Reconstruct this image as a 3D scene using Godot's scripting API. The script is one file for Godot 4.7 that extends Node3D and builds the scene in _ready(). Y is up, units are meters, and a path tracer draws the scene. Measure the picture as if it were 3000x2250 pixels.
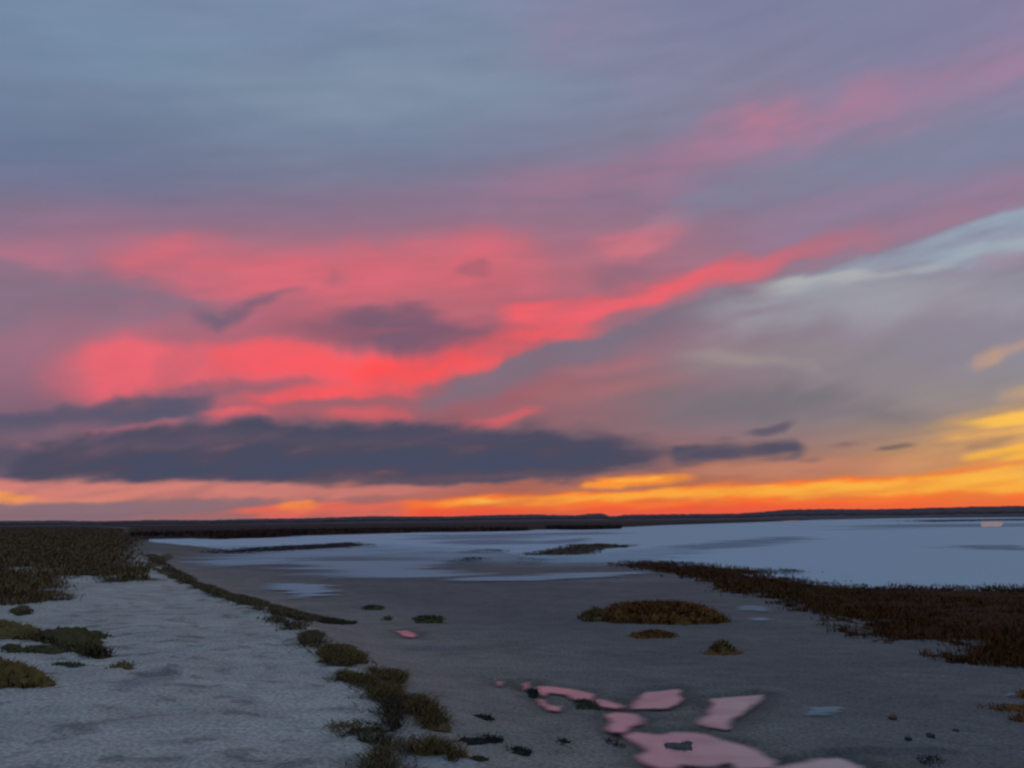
extends Node3D

const SKY_GRID := [
	[Vector3(116, 136, 163), Vector3(119, 137, 165), Vector3(121, 138, 167), Vector3(126, 139, 168), Vector3(128, 135, 165), Vector3(125, 129, 160), Vector3(127, 131, 160), Vector3(140, 128, 160)],
	[Vector3(116, 136, 163), Vector3(119, 137, 165), Vector3(121, 138, 167), Vector3(126, 139, 168), Vector3(128, 135, 165), Vector3(125, 129, 160), Vector3(128, 131, 160), Vector3(140, 128, 160)],
	[Vector3(116, 136, 163), Vector3(119, 137, 165), Vector3(121, 139, 167), Vector3(124, 140, 165), Vector3(127, 136, 162), Vector3(125, 129, 159), Vector3(129, 131, 160), Vector3(140, 128, 160)],
	[Vector3(116, 136, 163), Vector3(119, 140, 166), Vector3(122, 140, 163), Vector3(125, 141, 164), Vector3(127, 136, 161), Vector3(132, 130, 156), Vector3(129, 129, 159), Vector3(140, 128, 160)],
	[Vector3(116, 137, 163), Vector3(113, 128, 154), Vector3(118, 129, 154), Vector3(122, 126, 152), Vector3(130, 124, 149), Vector3(137, 125, 151), Vector3(140, 131, 159), Vector3(142, 131, 163)],
	[Vector3(108, 123, 152), Vector3(114, 118, 146), Vector3(131, 117, 141), Vector3(147, 116, 138), Vector3(149, 117, 139), Vector3(140, 121, 145), Vector3(132, 131, 158), Vector3(130, 140, 168)],
	[Vector3(115, 116, 142), Vector3(160, 114, 135), Vector3(186, 110, 126), Vector3(193, 107, 121), Vector3(178, 110, 125), Vector3(153, 118, 138), Vector3(132, 126, 150), Vector3(135, 129, 157)],
	[Vector3(159, 115, 135), Vector3(152, 112, 131), Vector3(182, 104, 120), Vector3(186, 99, 113), Vector3(161, 106, 121), Vector3(141, 122, 137), Vector3(148, 138, 152), Vector3(134, 135, 154)],
	[Vector3(148, 114, 131), Vector3(161, 108, 125), Vector3(210, 100, 110), Vector3(190, 97, 105), Vector3(151, 106, 116), Vector3(141, 123, 133), Vector3(142, 137, 147), Vector3(143, 141, 154)],
	[Vector3(126, 100, 118), Vector3(130, 98, 114), Vector3(137, 96, 108), Vector3(143, 97, 105), Vector3(146, 106, 111), Vector3(140, 118, 123), Vector3(155, 136, 127), Vector3(157, 141, 134)],
	[Vector3(157, 115, 118), Vector3(154, 112, 115), Vector3(160, 106, 105), Vector3(170, 102, 91), Vector3(179, 105, 84), Vector3(193, 118, 86), Vector3(211, 140, 87), Vector3(212, 152, 92)],
	[Vector3(165, 118, 118), Vector3(169, 117, 116), Vector3(196, 113, 103), Vector3(220, 108, 82), Vector3(230, 107, 65), Vector3(237, 115, 56), Vector3(242, 130, 55), Vector3(241, 137, 59)],
]
# cloud ribbons of the sky: colour, softness of the upper and of the lower edge, then points of azimuth, upper edge, lower edge (degrees) and strength
const RIBBONS := [
	[Vector3(218, 106, 120), 1.53, 1.14, [[-30.64, 17.25, 16.06, 0], [-26.95, 18.35, 15.78, 0.75], [-22.56, 18.81, 15.92, 0.85], [-18.82, 18.74, 15.54, 0.9], [-15.45, 19.4, 16.27, 0.85], [-10.41, 19.72, 16.04, 0.85], [-5.21, 20.64, 16.19, 0.85], [-2.04, 21.42, 17.21, 0.85], [0.61, 20.92, 17.2, 0.6], [4.06, 19.86, 17.88, 0]]],  # rose veil
	[Vector3(190, 114, 134), 1.27, 0.76, [[-36.98, 17.26, 16.05, 0.6], [-34.85, 17.37, 16.13, 0.7], [-32.59, 17.35, 15.87, 0.7], [-29.42, 16.99, 16.12, 0]]],  # rose veil west
	[Vector3(142, 114, 138), 1.53, 1.53, [[-36.76, 18.34, 17.53, 0.5], [-29.29, 20.42, 19.56, 0.5], [-18.09, 22.46, 21.3, 0.4], [-7.91, 23.93, 22.5, 0.4], [0.13, 25.03, 23.11, 0.2], [5.54, 25.36, 23.93, 0]]],  # violet haze band
	[Vector3(184, 104, 118), 1.53, 1.27, [[-15.36, 16.27, 15.3, 0], [-11.63, 17.22, 14.75, 0.5], [-7.79, 16.87, 15.13, 0.6], [-3.89, 17.2, 14.95, 0.8], [0.06, 17.46, 15.7, 0.8], [3.22, 17.41, 16.15, 0.3]]],  # mauve field below
	[Vector3(132, 112, 132), 0.89, 1.14, [[-36.26, 14.9, 11.01, 0.8], [-34.52, 15.2, 11.43, 0.8], [-32.34, 15.34, 12.34, 0.85], [-28.85, 15.89, 13.29, 0.85], [-26.38, 15.94, 14.24, 0.75], [-24.19, 15.62, 14.01, 0.7], [-21.91, 14.8, 13.5, 0.7], [-20.08, 14.72, 13.88, 0]]],  # mauve cloud west
	[Vector3(116, 96, 117), 0.64, 0.41, [[-23.58, 14.29, 13.71, 0], [-22.34, 14.29, 13.35, 0.8], [-21.43, 14.08, 13.23, 0.95], [-20.31, 14.7, 13.94, 0.8], [-18.25, 15.77, 15.05, 0.65], [-16.36, 16.56, 15.96, 0.35], [-14.67, 17.28, 16.68, 0]]],  # mauve knot
	[Vector3(238, 102, 114), 1.27, 1.02, [[-33.02, 9.43, 8.36, 0], [-30.39, 10.33, 7.69, 0.6], [-28.66, 11.6, 7.47, 0.9], [-27.28, 12.64, 7.67, 0.9], [-25.43, 12.94, 8.46, 0.9], [-23.94, 12.5, 9.25, 0.85], [-21.28, 12.48, 9.63, 0.9], [-17.58, 12.48, 9.81, 0.9], [-12.73, 11.98, 9.5, 0.9], [-8.97, 11.34, 9.33, 0.9], [-6.44, 11.64, 9.87, 0.3]]],  # coral lower field
	[Vector3(150, 104, 122), 0.76, 0.76, [[-28.1, 13.25, 12.47, 0], [-24.94, 13.35, 12.54, 0.6], [-21.83, 13.03, 12.44, 0.7], [-18.62, 13.63, 12.79, 0.4], [-15.27, 13.83, 12.85, 0]]],  # mauve gap
	[Vector3(252, 92, 98), 0.76, 0.76, [[-22.42, 11.92, 10.75, 0], [-20.85, 12.51, 10.37, 0.9], [-18.54, 12.67, 10.38, 0.9], [-15.19, 12.36, 10.16, 0.8], [-12.72, 11.48, 9.74, 0.9], [-10.23, 11.41, 9.18, 1], [-7.2, 12.13, 9.61, 1], [-3.87, 13.1, 10.7, 1], [0.03, 14.11, 11.91, 1], [3.95, 14.88, 13.11, 0.75], [7.86, 15.5, 14.12, 0]]],  # hot coral core
	[Vector3(255, 82, 82), 0.76, 0.71, [[-12.71, 10.86, 9.74, 0], [-10.23, 10.93, 9.56, 0.9], [-7.2, 11.62, 10.11, 0.9], [-4.13, 12.42, 11.28, 0.7], [-1.28, 13.18, 12.17, 0]]],  # red heart
	[Vector3(240, 98, 108), 0.71, 0.61, [[-1.53, 16.21, 14.45, 0], [0.57, 16.2, 14.23, 0.95], [3.19, 16.25, 14.34, 1], [6.6, 16.6, 14.8, 0.95], [10.48, 17.19, 15.37, 0.9], [14.3, 17.95, 16.05, 0.8], [18.03, 18.69, 16.8, 0.65], [21.61, 19.04, 17.42, 0.42], [25.05, 19.46, 17.66, 0.3], [29.39, 20.15, 18.21, 0.25], [33.43, 20.79, 18.53, 0.2], [37.13, 20.91, 18.54, 0.2]]],  # coral upper strand
	[Vector3(208, 116, 130), 0.81, 0.76, [[5.15, 20.81, 19.58, 0], [7.52, 20.94, 19.36, 0.85], [9.61, 21.18, 18.92, 0.9], [11.97, 21.97, 19.57, 0.65], [14.79, 22.19, 20.42, 0]]],  # pink patch
	[Vector3(142, 104, 124), 0.89, 0.76, [[5.35, 18.34, 17.59, 0], [7.44, 18.37, 17.01, 0.75], [9.51, 18.26, 17.03, 0.8], [11.83, 18.48, 17.5, 0.4], [14.62, 18.74, 17.78, 0]]],  # mauve knot in pink
	[Vector3(168, 98, 114), 0.36, 0.36, [[-4.95, 18.31, 18.06, 0], [-3.63, 18.82, 18.2, 0.8], [-2.04, 19.08, 17.91, 0.8], [-0.98, 18.71, 18.21, 0]]],  # small dark wisp
	[Vector3(168, 104, 118), 0.46, 0.46, [[-14.68, 17.41, 17.04, 0], [-13.44, 18.09, 17.12, 0.6], [-11.93, 17.94, 17.45, 0]]],  # wisp
	[Vector3(118, 91, 112), 1.12, 1.17, [[-16.74, 14.11, 13.63, 0], [-14.31, 14.74, 13.15, 0.7], [-11.32, 15.38, 12.28, 0.9], [-9.54, 15.28, 11.83, 0.92], [-7.24, 15.09, 12, 0.9], [-4.66, 14.69, 12.79, 0.85], [-2.05, 14.5, 13.24, 0.75], [0.82, 14.03, 13.62, 0]]],  # inner dark cloud
	[Vector3(150, 96, 112), 0.51, 0.76, [[-19.11, 14.19, 13, 0], [-16.49, 14.37, 12.79, 0.6], [-13.8, 14.4, 12.68, 0.6], [-10.8, 14.04, 12.04, 0]]],  # inner dark tail
	[Vector3(120, 112, 128), 0.36, 1.27, [[-8.19, 9.34, 8.08, 0], [-6.16, 9.92, 8.1, 0.85], [-2.58, 10.9, 8.62, 0.9], [1.3, 12.02, 9.86, 0.9], [5.2, 13.28, 11.06, 0.9], [9.09, 14.19, 12.44, 0.85], [12.92, 15.09, 13.49, 0.75], [16.66, 15.85, 14.7, 0.65], [20.3, 16.62, 15.8, 0.5], [24.91, 17.32, 16.64, 0.35], [29.24, 17.89, 17.34, 0.2], [31.28, 18.06, 17.64, 0]]],  # grey under the strand
	[Vector3(126, 130, 155), 1.02, 1.02, [[9.39, 21.8, 20.35, 0], [13.32, 23.39, 21.03, 0.5], [18.37, 24.2, 21.45, 0.7], [23.21, 25.03, 22.17, 0.8], [27.72, 25.24, 22.06, 0.8], [31.88, 25.31, 21.43, 0.8], [37.47, 24.37, 20.52, 0.8]]],  # blue grey gap
	[Vector3(146, 124, 150), 1.14, 1.02, [[15.71, 20.79, 18.89, 0], [20.58, 21.15, 18.84, 0.5], [25.2, 21.8, 18.9, 0.7], [29.52, 21.86, 19.08, 0.75], [32.53, 21.42, 19.14, 0.75], [37.15, 21.1, 18.74, 0.75]]],  # violet band
	[Vector3(152, 167, 182), 0.46, 1.02, [[17.41, 16.08, 15.36, 0], [21.45, 16.77, 15.44, 0.55], [25.96, 17.35, 15.59, 0.75], [29.16, 17.86, 15.81, 0.88], [32.18, 18.3, 15.76, 0.92], [35.02, 18.54, 15.67, 0.92], [37.68, 18.57, 15.56, 0.9]]],  # clear blue wedge
	[Vector3(176, 178, 178), 0.36, 0.56, [[16.95, 16.17, 15.83, 0], [19.35, 16.49, 15.66, 0.7], [20.98, 16.54, 15.44, 0.85], [23.04, 16.42, 15.49, 0.85], [25.28, 16.52, 15.79, 0.85], [28.06, 16.45, 15.92, 0.85], [30.69, 16.09, 15.81, 0.7], [32.24, 15.81, 15.64, 0]]],  # pale streak
	[Vector3(146, 137, 138), 1.27, 1.53, [[10.26, 12.13, 9.88, 0], [15.22, 12.6, 9.9, 0.5], [22.16, 11.57, 9.21, 0.5], [28.43, 10.03, 8.25, 0.4], [32.24, 9.19, 7.68, 0]]],  # grey beige field
	[Vector3(116, 112, 119), 1.27, 1.02, [[6.36, 8.49, 6.48, 0], [11.38, 9.08, 6.6, 0.5], [16.23, 9.34, 6.66, 0.75], [20.85, 8.82, 6.68, 0.75], [26.17, 7.28, 6.14, 0.6], [31.1, 6.68, 6.03, 0]]],  # slate field
	[Vector3(157, 161, 169), 0.76, 1.53, [[11.64, 14.55, 13.07, 0], [16.61, 15.66, 13.24, 0.55], [22.47, 15.78, 13.21, 0.7], [26.84, 15.67, 12.96, 0.7], [30.91, 15.06, 13.32, 0.5], [34.65, 14.84, 12.76, 0.4], [37.24, 14.36, 12.34, 0.4]]],  # pale veil
	[Vector3(162, 172, 182), 0.38, 0.64, [[29.54, 16.73, 16.29, 0], [32.15, 17.03, 16.5, 0.6], [34.05, 17.09, 16.36, 0.7], [36.75, 16.94, 16.14, 0.7]]],  # pale streak east
	[Vector3(140, 130, 146), 1.02, 1.53, [[26.56, 12.51, 9.78, 0], [29.62, 12.8, 9.49, 0.5], [32.51, 12.4, 9.62, 0.5], [36.14, 12.07, 10.43, 0.5]]],  # warm grey cloud east
	[Vector3(152, 132, 148), 0.51, 0.51, [[31.47, 16.07, 15.64, 0], [33.02, 16.33, 15.38, 0.6], [36.59, 15.84, 14.62, 0.6]]],  # purple smudge east
	[Vector3(160, 150, 148), 0.51, 0.51, [[11.54, 11.95, 11.33, 0], [15.23, 11.91, 11.08, 0.5], [18.77, 11.25, 10.65, 0.65], [21.69, 10.43, 9.84, 0.5], [23.21, 9.83, 9.36, 0]]],  # pale arc
	[Vector3(172, 124, 150), 1.91, 1.78, [[9.52, 24.65, 23.71, 0], [12.98, 26.44, 24.37, 0.45], [16.12, 28.11, 24.74, 0.7], [18.68, 29.06, 24.99, 0.85], [21.14, 28.88, 25.2, 0.8], [23.45, 27.61, 24.81, 0.75], [26.92, 28.16, 25.04, 0.75], [30.2, 27.72, 25.8, 0.6], [34.33, 28.1, 26.37, 0.5], [36.29, 28.28, 26.79, 0.5], [39, 28.14, 26.51, 0.5]]],  # rose upper cloud
	[Vector3(184, 122, 146), 1.02, 1.02, [[16.9, 27.35, 26.01, 0], [19.21, 28.55, 26.37, 0.6], [21.17, 28.45, 26.51, 0.6], [23.05, 27.69, 26.41, 0]]],  # rose upper heart
	[Vector3(160, 118, 142), 1.78, 1.53, [[-3.91, 24.06, 22.13, 0], [0.13, 25.03, 22.63, 0.5], [4.19, 25.65, 23.03, 0.65], [8.21, 25.91, 23.56, 0.65], [13.48, 26.16, 23.86, 0.5], [17.34, 26.61, 25.04, 0]]],  # rose trail
	[Vector3(130, 148, 168), 2.29, 2.29, [[-25.58, 28.63, 27.17, 0], [-19.73, 30.47, 28.13, 0.4], [-12.07, 32.03, 28.98, 0.55], [-3.94, 32.72, 30.08, 0.45], [3, 32.7, 30.95, 0]]],  # pale steel patch
	[Vector3(112, 130, 155), 1.27, 1.27, [[-21.11, 32.14, 30.91, 0], [-16.1, 33.29, 31.62, 0.5], [-9.47, 34.15, 32.68, 0.5], [-3.95, 34.63, 33.57, 0]]],  # steel shade
	[Vector3(144, 130, 160), 1.53, 1.53, [[-1.16, 35.71, 32.32, 0], [4.46, 36.42, 32.43, 0.5], [9.94, 36.04, 30.56, 0.3], [16.56, 34.04, 31.13, 0]]],  # lilac top
	[Vector3(178, 112, 116), 0.56, 0.46, [[2.07, 10.74, 10.23, 0], [5.17, 11.06, 10.25, 0.55], [9.01, 11.49, 10.63, 0.45], [12.77, 11.51, 11.02, 0]]],  # rose streak low
	[Vector3(176, 112, 112), 0.56, 0.46, [[0.5, 9.11, 8.09, 0], [3.85, 9.82, 8.3, 0.5], [7.68, 9.97, 8.96, 0.5], [11.46, 10.2, 9.33, 0.3], [14.67, 10.42, 9.68, 0]]],  # rose streak lower
	[Vector3(226, 96, 102), 0.36, 0.31, [[-7.65, 6.83, 6.58, 0], [-4.37, 7.1, 6.54, 0.75], [-1.3, 7.44, 6.71, 0.8], [1, 7.88, 7.17, 0.7], [3.06, 8.06, 7.55, 0]]],  # coral flake
	[Vector3(246, 92, 98), 0.46, 0.36, [[-19.77, 8.46, 8.13, 0], [-17.47, 9.04, 8.26, 0.8], [-15.1, 9.42, 8.44, 1], [-11.45, 9.63, 8.63, 1], [-8.19, 9.54, 8.89, 0.7], [-5.66, 9.37, 9.06, 0]]],  # coral ribbon
	[Vector3(140, 98, 116), 0.41, 0.46, [[-25.66, 7.98, 7.75, 0], [-24.21, 8.99, 7.83, 0.8], [-22.93, 9.58, 8.13, 0.85], [-21.17, 9.63, 8.57, 0.7], [-18.44, 9.82, 9.05, 0.8], [-15.13, 10.03, 9.54, 0.6], [-13.19, 10.03, 9.78, 0]]],  # mauve notch
	[Vector3(150, 100, 112), 0.31, 0.31, [[-18.37, 8.08, 7.84, 0], [-15.07, 8.39, 7.9, 0.8], [-11.42, 8.58, 8.03, 0.8], [-8.18, 8.79, 8.21, 0.7], [-5.14, 8.74, 8.23, 0]]],  # mauve bar below
	[Vector3(242, 100, 108), 0.36, 0.36, [[-22.72, 7.31, 6.84, 0], [-21.73, 7.59, 6.65, 0.9], [-20.17, 7.82, 6.68, 0.95], [-18.35, 7.94, 7.17, 0.6], [-16.96, 7.89, 7.53, 0]]],  # coral flake west
	[Vector3(222, 96, 102), 0.41, 0.36, [[-15.04, 7.33, 6.97, 0], [-12.63, 7.88, 6.89, 0.8], [-10.41, 8.05, 7.05, 0.85], [-7.92, 7.96, 7.28, 0.5], [-6.66, 7.72, 7.47, 0]]],  # coral flake middle
	[Vector3(106, 93, 112), 0.66, 0.66, [[-35.44, 6.06, 2.77, 0.85], [-32.64, 6.23, 2.83, 0.85], [-29.16, 6.98, 4.44, 0.85], [-25.15, 7.66, 5.25, 0.85], [-21.03, 7.38, 5.61, 0.7], [-16.19, 6.94, 5.72, 0.5], [-11.37, 6.79, 5.8, 0]]],  # mauve fill west
	[Vector3(106, 90, 104), 0.76, 0.36, [[-34.64, 4.23, 2.27, 0.7], [-28.05, 5.99, 2.37, 0.8], [-14.95, 7.09, 2.39, 0.8], [-5.11, 7.09, 2.33, 0.8], [5.02, 6.55, 2.74, 0.75], [10.01, 5.64, 3.28, 0.6], [14.36, 5.02, 3.55, 0]]],  # skirts of the great cloud
	[Vector3(90, 87, 108), 0.41, 0.41, [[-35.55, 6.36, 4.82, 0.85], [-33.82, 6.42, 5.01, 0.8], [-32.41, 6.64, 5.61, 0.85], [-31.13, 6.93, 5.76, 0.85], [-30.39, 7.33, 5.84, 0.9], [-29.02, 7.19, 5.91, 0.9], [-27.66, 7.95, 6.1, 0.97], [-26.86, 7.95, 6.28, 0.97], [-25.2, 8.09, 6.49, 0.98], [-23.3, 8.48, 6.94, 0.95], [-22.01, 8.73, 7.56, 0.75], [-20.91, 8.65, 8.1, 0]]],  # dusk cloud west
	[Vector3(128, 98, 114), 0.51, 0.51, [[-35.48, 5.6, 4.2, 0.5], [-32.69, 5.7, 4.53, 0.7], [-30.12, 6.16, 5.06, 0.8], [-27.19, 6.53, 5.63, 0.6], [-24.5, 6.65, 5.96, 0]]],  # mauve shelf
	[Vector3(202, 112, 126), 0.23, 0.23, [[-30.29, 5.45, 5.27, 0], [-28.56, 5.88, 5.48, 0.6], [-26.17, 6.3, 5.89, 0.85], [-24.09, 6.76, 6.21, 0.75], [-22.6, 7.2, 6.78, 0]]],  # rose slit
	[Vector3(176, 112, 122), 0.25, 0.31, [[-33.34, 4.46, 4.29, 0], [-32.46, 4.83, 4.24, 0.85], [-31.71, 4.61, 4.13, 0.7], [-30.77, 4.43, 4.25, 0]]],  # rose fleck
	[Vector3(84, 81, 102), 0.56, 0.41, [[-36.23, 4.98, 2.75, 0.85], [-33.66, 4.9, 2.85, 0.85], [-32.02, 4.55, 2.84, 0.8], [-29.94, 3.97, 2.88, 0]]],  # dusk west edge
	[Vector3(69, 71, 91), 0.71, 0.41, [[-33.58, 3.23, 2.81, 0], [-32.71, 3.88, 2.74, 0.9], [-30.9, 4.76, 2.48, 0.95], [-28.05, 5.59, 2.65, 0.98], [-25.02, 6.12, 2.88, 1], [-21.82, 6.47, 3.06, 1], [-19.14, 6.85, 2.85, 1], [-16.13, 6.79, 2.72, 1], [-13.75, 6.6, 2.59, 1], [-11.33, 6.49, 2.49, 1], [-8.12, 6.88, 2.54, 1], [-5.62, 6.54, 2.48, 1], [-2.08, 6.48, 2.71, 1], [1.48, 6.25, 2.83, 1], [4.51, 5.88, 3.04, 1], [7.02, 5.56, 3.31, 0.95], [9.26, 4.96, 3.77, 0.8], [11.47, 4.71, 4.11, 0.4], [13.41, 4.56, 4.26, 0]]],  # great dusk cloud
	[Vector3(104, 84, 96), 0.36, 0.25, [[-21.71, 3.01, 2.73, 0], [-12.49, 3.03, 2.49, 0.7], [-7.6, 3.08, 2.54, 0.7], [-0.06, 3.34, 2.89, 0.7], [4.99, 3.54, 3.09, 0.6], [7.49, 3.57, 3.32, 0]]],  # brown under edge
	[Vector3(92, 84, 104), 0.41, 0.51, [[-30.06, 5.28, 4.63, 0], [-26.1, 5.67, 4.76, 0.5], [-19.64, 6.31, 5.41, 0.5], [-12.57, 5.9, 5.29, 0.5], [-7.64, 6.53, 5.58, 0.4], [-2.58, 6.21, 5.58, 0.4], [5.03, 5.49, 4.99, 0.3], [7.54, 5.2, 4.95, 0]]],  # purple top of cloud
	[Vector3(100, 86, 102), 0.36, 0.36, [[-29.01, 4, 3.78, 0], [-26.45, 4.52, 4.12, 0.6], [-22.71, 5.32, 4.95, 0.5], [-19.61, 5.26, 4.98, 0]]],  # mauve seams in the cloud
	[Vector3(98, 82, 96), 0.36, 0.31, [[-14.95, 5.01, 4.77, 0], [-11.35, 5.55, 5.1, 0.6], [-6.38, 5.68, 5.28, 0.5], [-1.31, 5.32, 5.01, 0.6], [2.49, 4.78, 4.57, 0]]],  # mauve seams east
	[Vector3(54, 57, 80), 0.61, 0.46, [[-30.32, 3.53, 3.2, 0], [-26.01, 4.42, 3.22, 0.8], [-19.55, 4.69, 3.22, 0.9], [-12.52, 4.43, 3.27, 0.8], [-5.11, 4.7, 3.45, 0.95], [-0.05, 4.8, 3.59, 0.9], [3.75, 4.63, 3.8, 0.5], [6.27, 4.47, 3.97, 0]]],  # core of dusk cloud
	[Vector3(82, 79, 98), 0.46, 0.38, [[11.35, 4.49, 3.99, 0], [12.08, 4.94, 3.76, 0.95], [13.9, 5.18, 3.81, 0.97], [15.57, 5.27, 4.01, 0.95], [16.97, 4.98, 4.11, 0.85], [18.82, 5.29, 4.05, 0.97], [20.3, 5.33, 4.14, 0.92], [21.29, 4.72, 4.39, 0]]],  # second dusk cloud
	[Vector3(92, 86, 103), 0.23, 0.2, [[16.33, 5.68, 5.54, 0], [17.98, 6.05, 5.62, 0.85], [19.6, 6.36, 5.88, 0.85], [20.64, 6.6, 6.31, 0]]],  # feather above it
	[Vector3(86, 80, 92), 0.18, 0.2, [[24.93, 4.33, 4.19, 0], [25.97, 4.55, 4.19, 0.9], [27.21, 4.76, 4.36, 0.95], [28.22, 4.67, 4.49, 0]]],  # dusk fleck
	[Vector3(92, 84, 92), 0.18, 0.2, [[30.32, 4.42, 4.07, 0], [30.89, 4.43, 4.04, 0.9], [31.83, 4.46, 4.16, 0.7], [32.94, 4.65, 4.36, 0.8], [33.84, 4.66, 4.49, 0]]],  # dusk fleck east
	[Vector3(128, 98, 102), 0.18, 0.18, [[21.94, 4.5, 4.41, 0], [23.47, 4.72, 4.44, 0.7], [24.96, 4.79, 4.65, 0]]],  # thin fleck
	[Vector3(128, 100, 98), 0.15, 0.15, [[19.67, 3.79, 3.69, 0], [21.23, 3.9, 3.64, 0.7], [22.33, 3.88, 3.79, 0]]],  # thin fleck low
	[Vector3(216, 130, 118), 0.36, 0.36, [[-35.2, 2.67, 1.1, 0.95], [-32.41, 2.58, 1.11, 0.95], [-27.88, 2.57, 1.16, 0.95], [-21.66, 2.64, 1.39, 0.9], [-17.18, 2.57, 1.5, 0.8], [-12.47, 2.34, 1.49, 0.8], [-7.58, 2.34, 1.6, 0.6], [-0.07, 2.42, 2.04, 0]]],  # peach strip west
	[Vector3(142, 112, 120), 0.2, 0.25, [[-35.07, 0.98, 0.13, 1], [-33.36, 1.02, 0.11, 1], [-27.78, 1.07, 0.06, 0.95], [-22.67, 1.29, 0.42, 0.95], [-19.4, 1.39, 0.68, 0.85], [-17.14, 1.43, 1.03, 0.6], [-13.64, 1.47, 1.13, 0.5], [-8.81, 1.5, 1.16, 0.3], [-5.09, 1.58, 1.33, 0]]],  # mauve strip west
	[Vector3(251, 160, 76), 0.25, 0.18, [[-35.49, 1.79, 1.1, 1], [-33.43, 1.73, 1.1, 1], [-32.19, 1.65, 1.15, 0.9], [-31.09, 1.49, 1.24, 0]]],  # gold far west
	[Vector3(236, 146, 108), 0.18, 0.18, [[-32.36, 1.4, 1.15, 0.6], [-28.81, 1.37, 1.16, 0.6], [-24.18, 1.38, 1.2, 0]]],  # apricot line
	[Vector3(244, 108, 84), 0.2, 0.2, [[-21.14, 0.6, 0.42, 0], [-18.93, 0.82, 0.4, 0.8], [-15.97, 1.14, 0.19, 0.95], [-13.62, 1.25, 0.17, 0.9], [-11.23, 1.17, 0.15, 0.7], [-7.57, 1.35, 0.12, 0.7], [-2.59, 1.32, 0.08, 0]]],  # red rim west
	[Vector3(253, 142, 70), 0.18, 0.2, [[-17.36, 0.96, 0.77, 0], [-16.21, 1.33, 0.67, 0.95], [-14.81, 1.38, 0.66, 1], [-13.39, 1.13, 0.75, 0]]],  # gold knot west
	[Vector3(255, 118, 44), 0.23, 0.18, [[-8.55, 1.26, -0.24, 0], [-7.07, 1.4, -0.25, 0.95], [-2.59, 1.56, -0.29, 1], [2.43, 1.77, -0.33, 1], [7.41, 1.86, -0.37, 1], [12.28, 2.04, -0.41, 1], [16.98, 2.24, -0.44, 1], [19.93, 2.41, -0.46, 1], [23.61, 2.45, -0.48, 1], [27.69, 2.42, -0.5, 1], [28.48, 2.61, -0.51, 1], [30.22, 2.94, -0.52, 1], [31.89, 3.04, -0.52, 1], [33.33, 3.21, -0.53, 1], [36.72, 3.54, -0.54, 1]]],  # fire band
	[Vector3(255, 174, 62), 0.23, 0.31, [[-7.08, 1.15, 1, 0], [-3.84, 1.33, 0.88, 0.85], [-1.33, 1.36, 0.96, 0.95], [2.44, 1.52, 1.12, 0.8], [7.43, 1.71, 1.17, 0.9], [12.32, 1.89, 1.26, 0.95], [17.03, 2.05, 1.33, 1], [21.52, 2.23, 1.3, 1], [25.76, 2.21, 1.36, 1], [28.75, 2.38, 1.29, 1], [30.67, 2.66, 1.29, 1], [33.4, 2.89, 1.31, 1], [36.81, 3.14, 1.34, 1]]],  # gold band
	[Vector3(254, 186, 84), 0.13, 0.15, [[-3.34, 1.17, 1.02, 0], [-2.09, 1.26, 0.97, 0.9], [-0.58, 1.25, 1.05, 0.3], [0.43, 1.19, 1.09, 0]]],  # yellow thread
	[Vector3(254, 186, 72), 0.2, 0.25, [[20.43, 2.02, 1.74, 0], [23.68, 2.04, 1.58, 0.6], [26.77, 2, 1.6, 0.5], [29.73, 2.4, 1.75, 0.6], [31.61, 2.54, 1.8, 0.8], [33.42, 2.68, 1.85, 0.9], [36.82, 2.84, 1.94, 0.9]]],  # yellow east
	[Vector3(255, 84, 48), 0.25, 0.2, [[-8.79, 0.62, -0.23, 0], [-6.32, 0.8, -0.26, 0.8], [-2.59, 0.72, -0.29, 0.9], [1.17, 0.54, -0.32, 0.7], [7.39, 0.63, -0.37, 0.7], [12.25, 0.68, -0.41, 0.8], [16.94, 0.76, -0.44, 0.7], [21.41, 0.79, -0.47, 0.5], [25.62, 0.82, -0.49, 0.4], [33.19, 0.69, -0.53, 0.2], [34.91, 0.66, -0.54, 0]]],  # red rim
	[Vector3(196, 132, 106), 0.25, 0.2, [[9.94, 3.11, 2.62, 0], [14.78, 3.54, 2.69, 0.6], [19.4, 3.65, 2.71, 0.7], [23.79, 3.73, 2.7, 0.7], [26.9, 3.83, 2.71, 0.7], [29.09, 3.95, 2.97, 0.6], [31.01, 3.86, 3.21, 0]]],  # peach cap
	[Vector3(253, 150, 54), 0.13, 0.15, [[4.71, 2.34, 2.09, 0], [5.46, 2.58, 2.04, 0.95], [7.21, 2.76, 2.06, 1], [8.95, 2.93, 2.19, 1], [10.91, 2.99, 2.21, 1], [12.61, 2.91, 2.37, 0.9], [13.8, 2.74, 2.54, 0]]],  # gold shelf
	[Vector3(255, 182, 70), 0.1, 0.13, [[6.97, 2.66, 2.41, 0], [8.21, 2.72, 2.44, 0.9], [9.44, 2.72, 2.52, 0.8], [10.43, 2.9, 2.61, 0.9], [11.4, 2.88, 2.69, 0]]],  # gold shelf thread
	[Vector3(176, 118, 96), 0.13, 0.13, [[-0.07, 1.89, 1.74, 0], [3.7, 2.11, 1.81, 0.7], [7.45, 2.11, 1.91, 0.8], [11.13, 2.25, 2.01, 0.7], [13.54, 2.26, 2.11, 0]]],  # brown slit
	[Vector3(222, 164, 100), 1.02, 0.76, [[23.8, 3.96, 2.81, 0], [27.96, 5.12, 2.68, 0.5], [30.9, 6.03, 2.69, 0.75], [33.66, 6.46, 2.68, 0.85], [37.1, 6.76, 2.94, 0.85]]],  # apricot glow east
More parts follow.
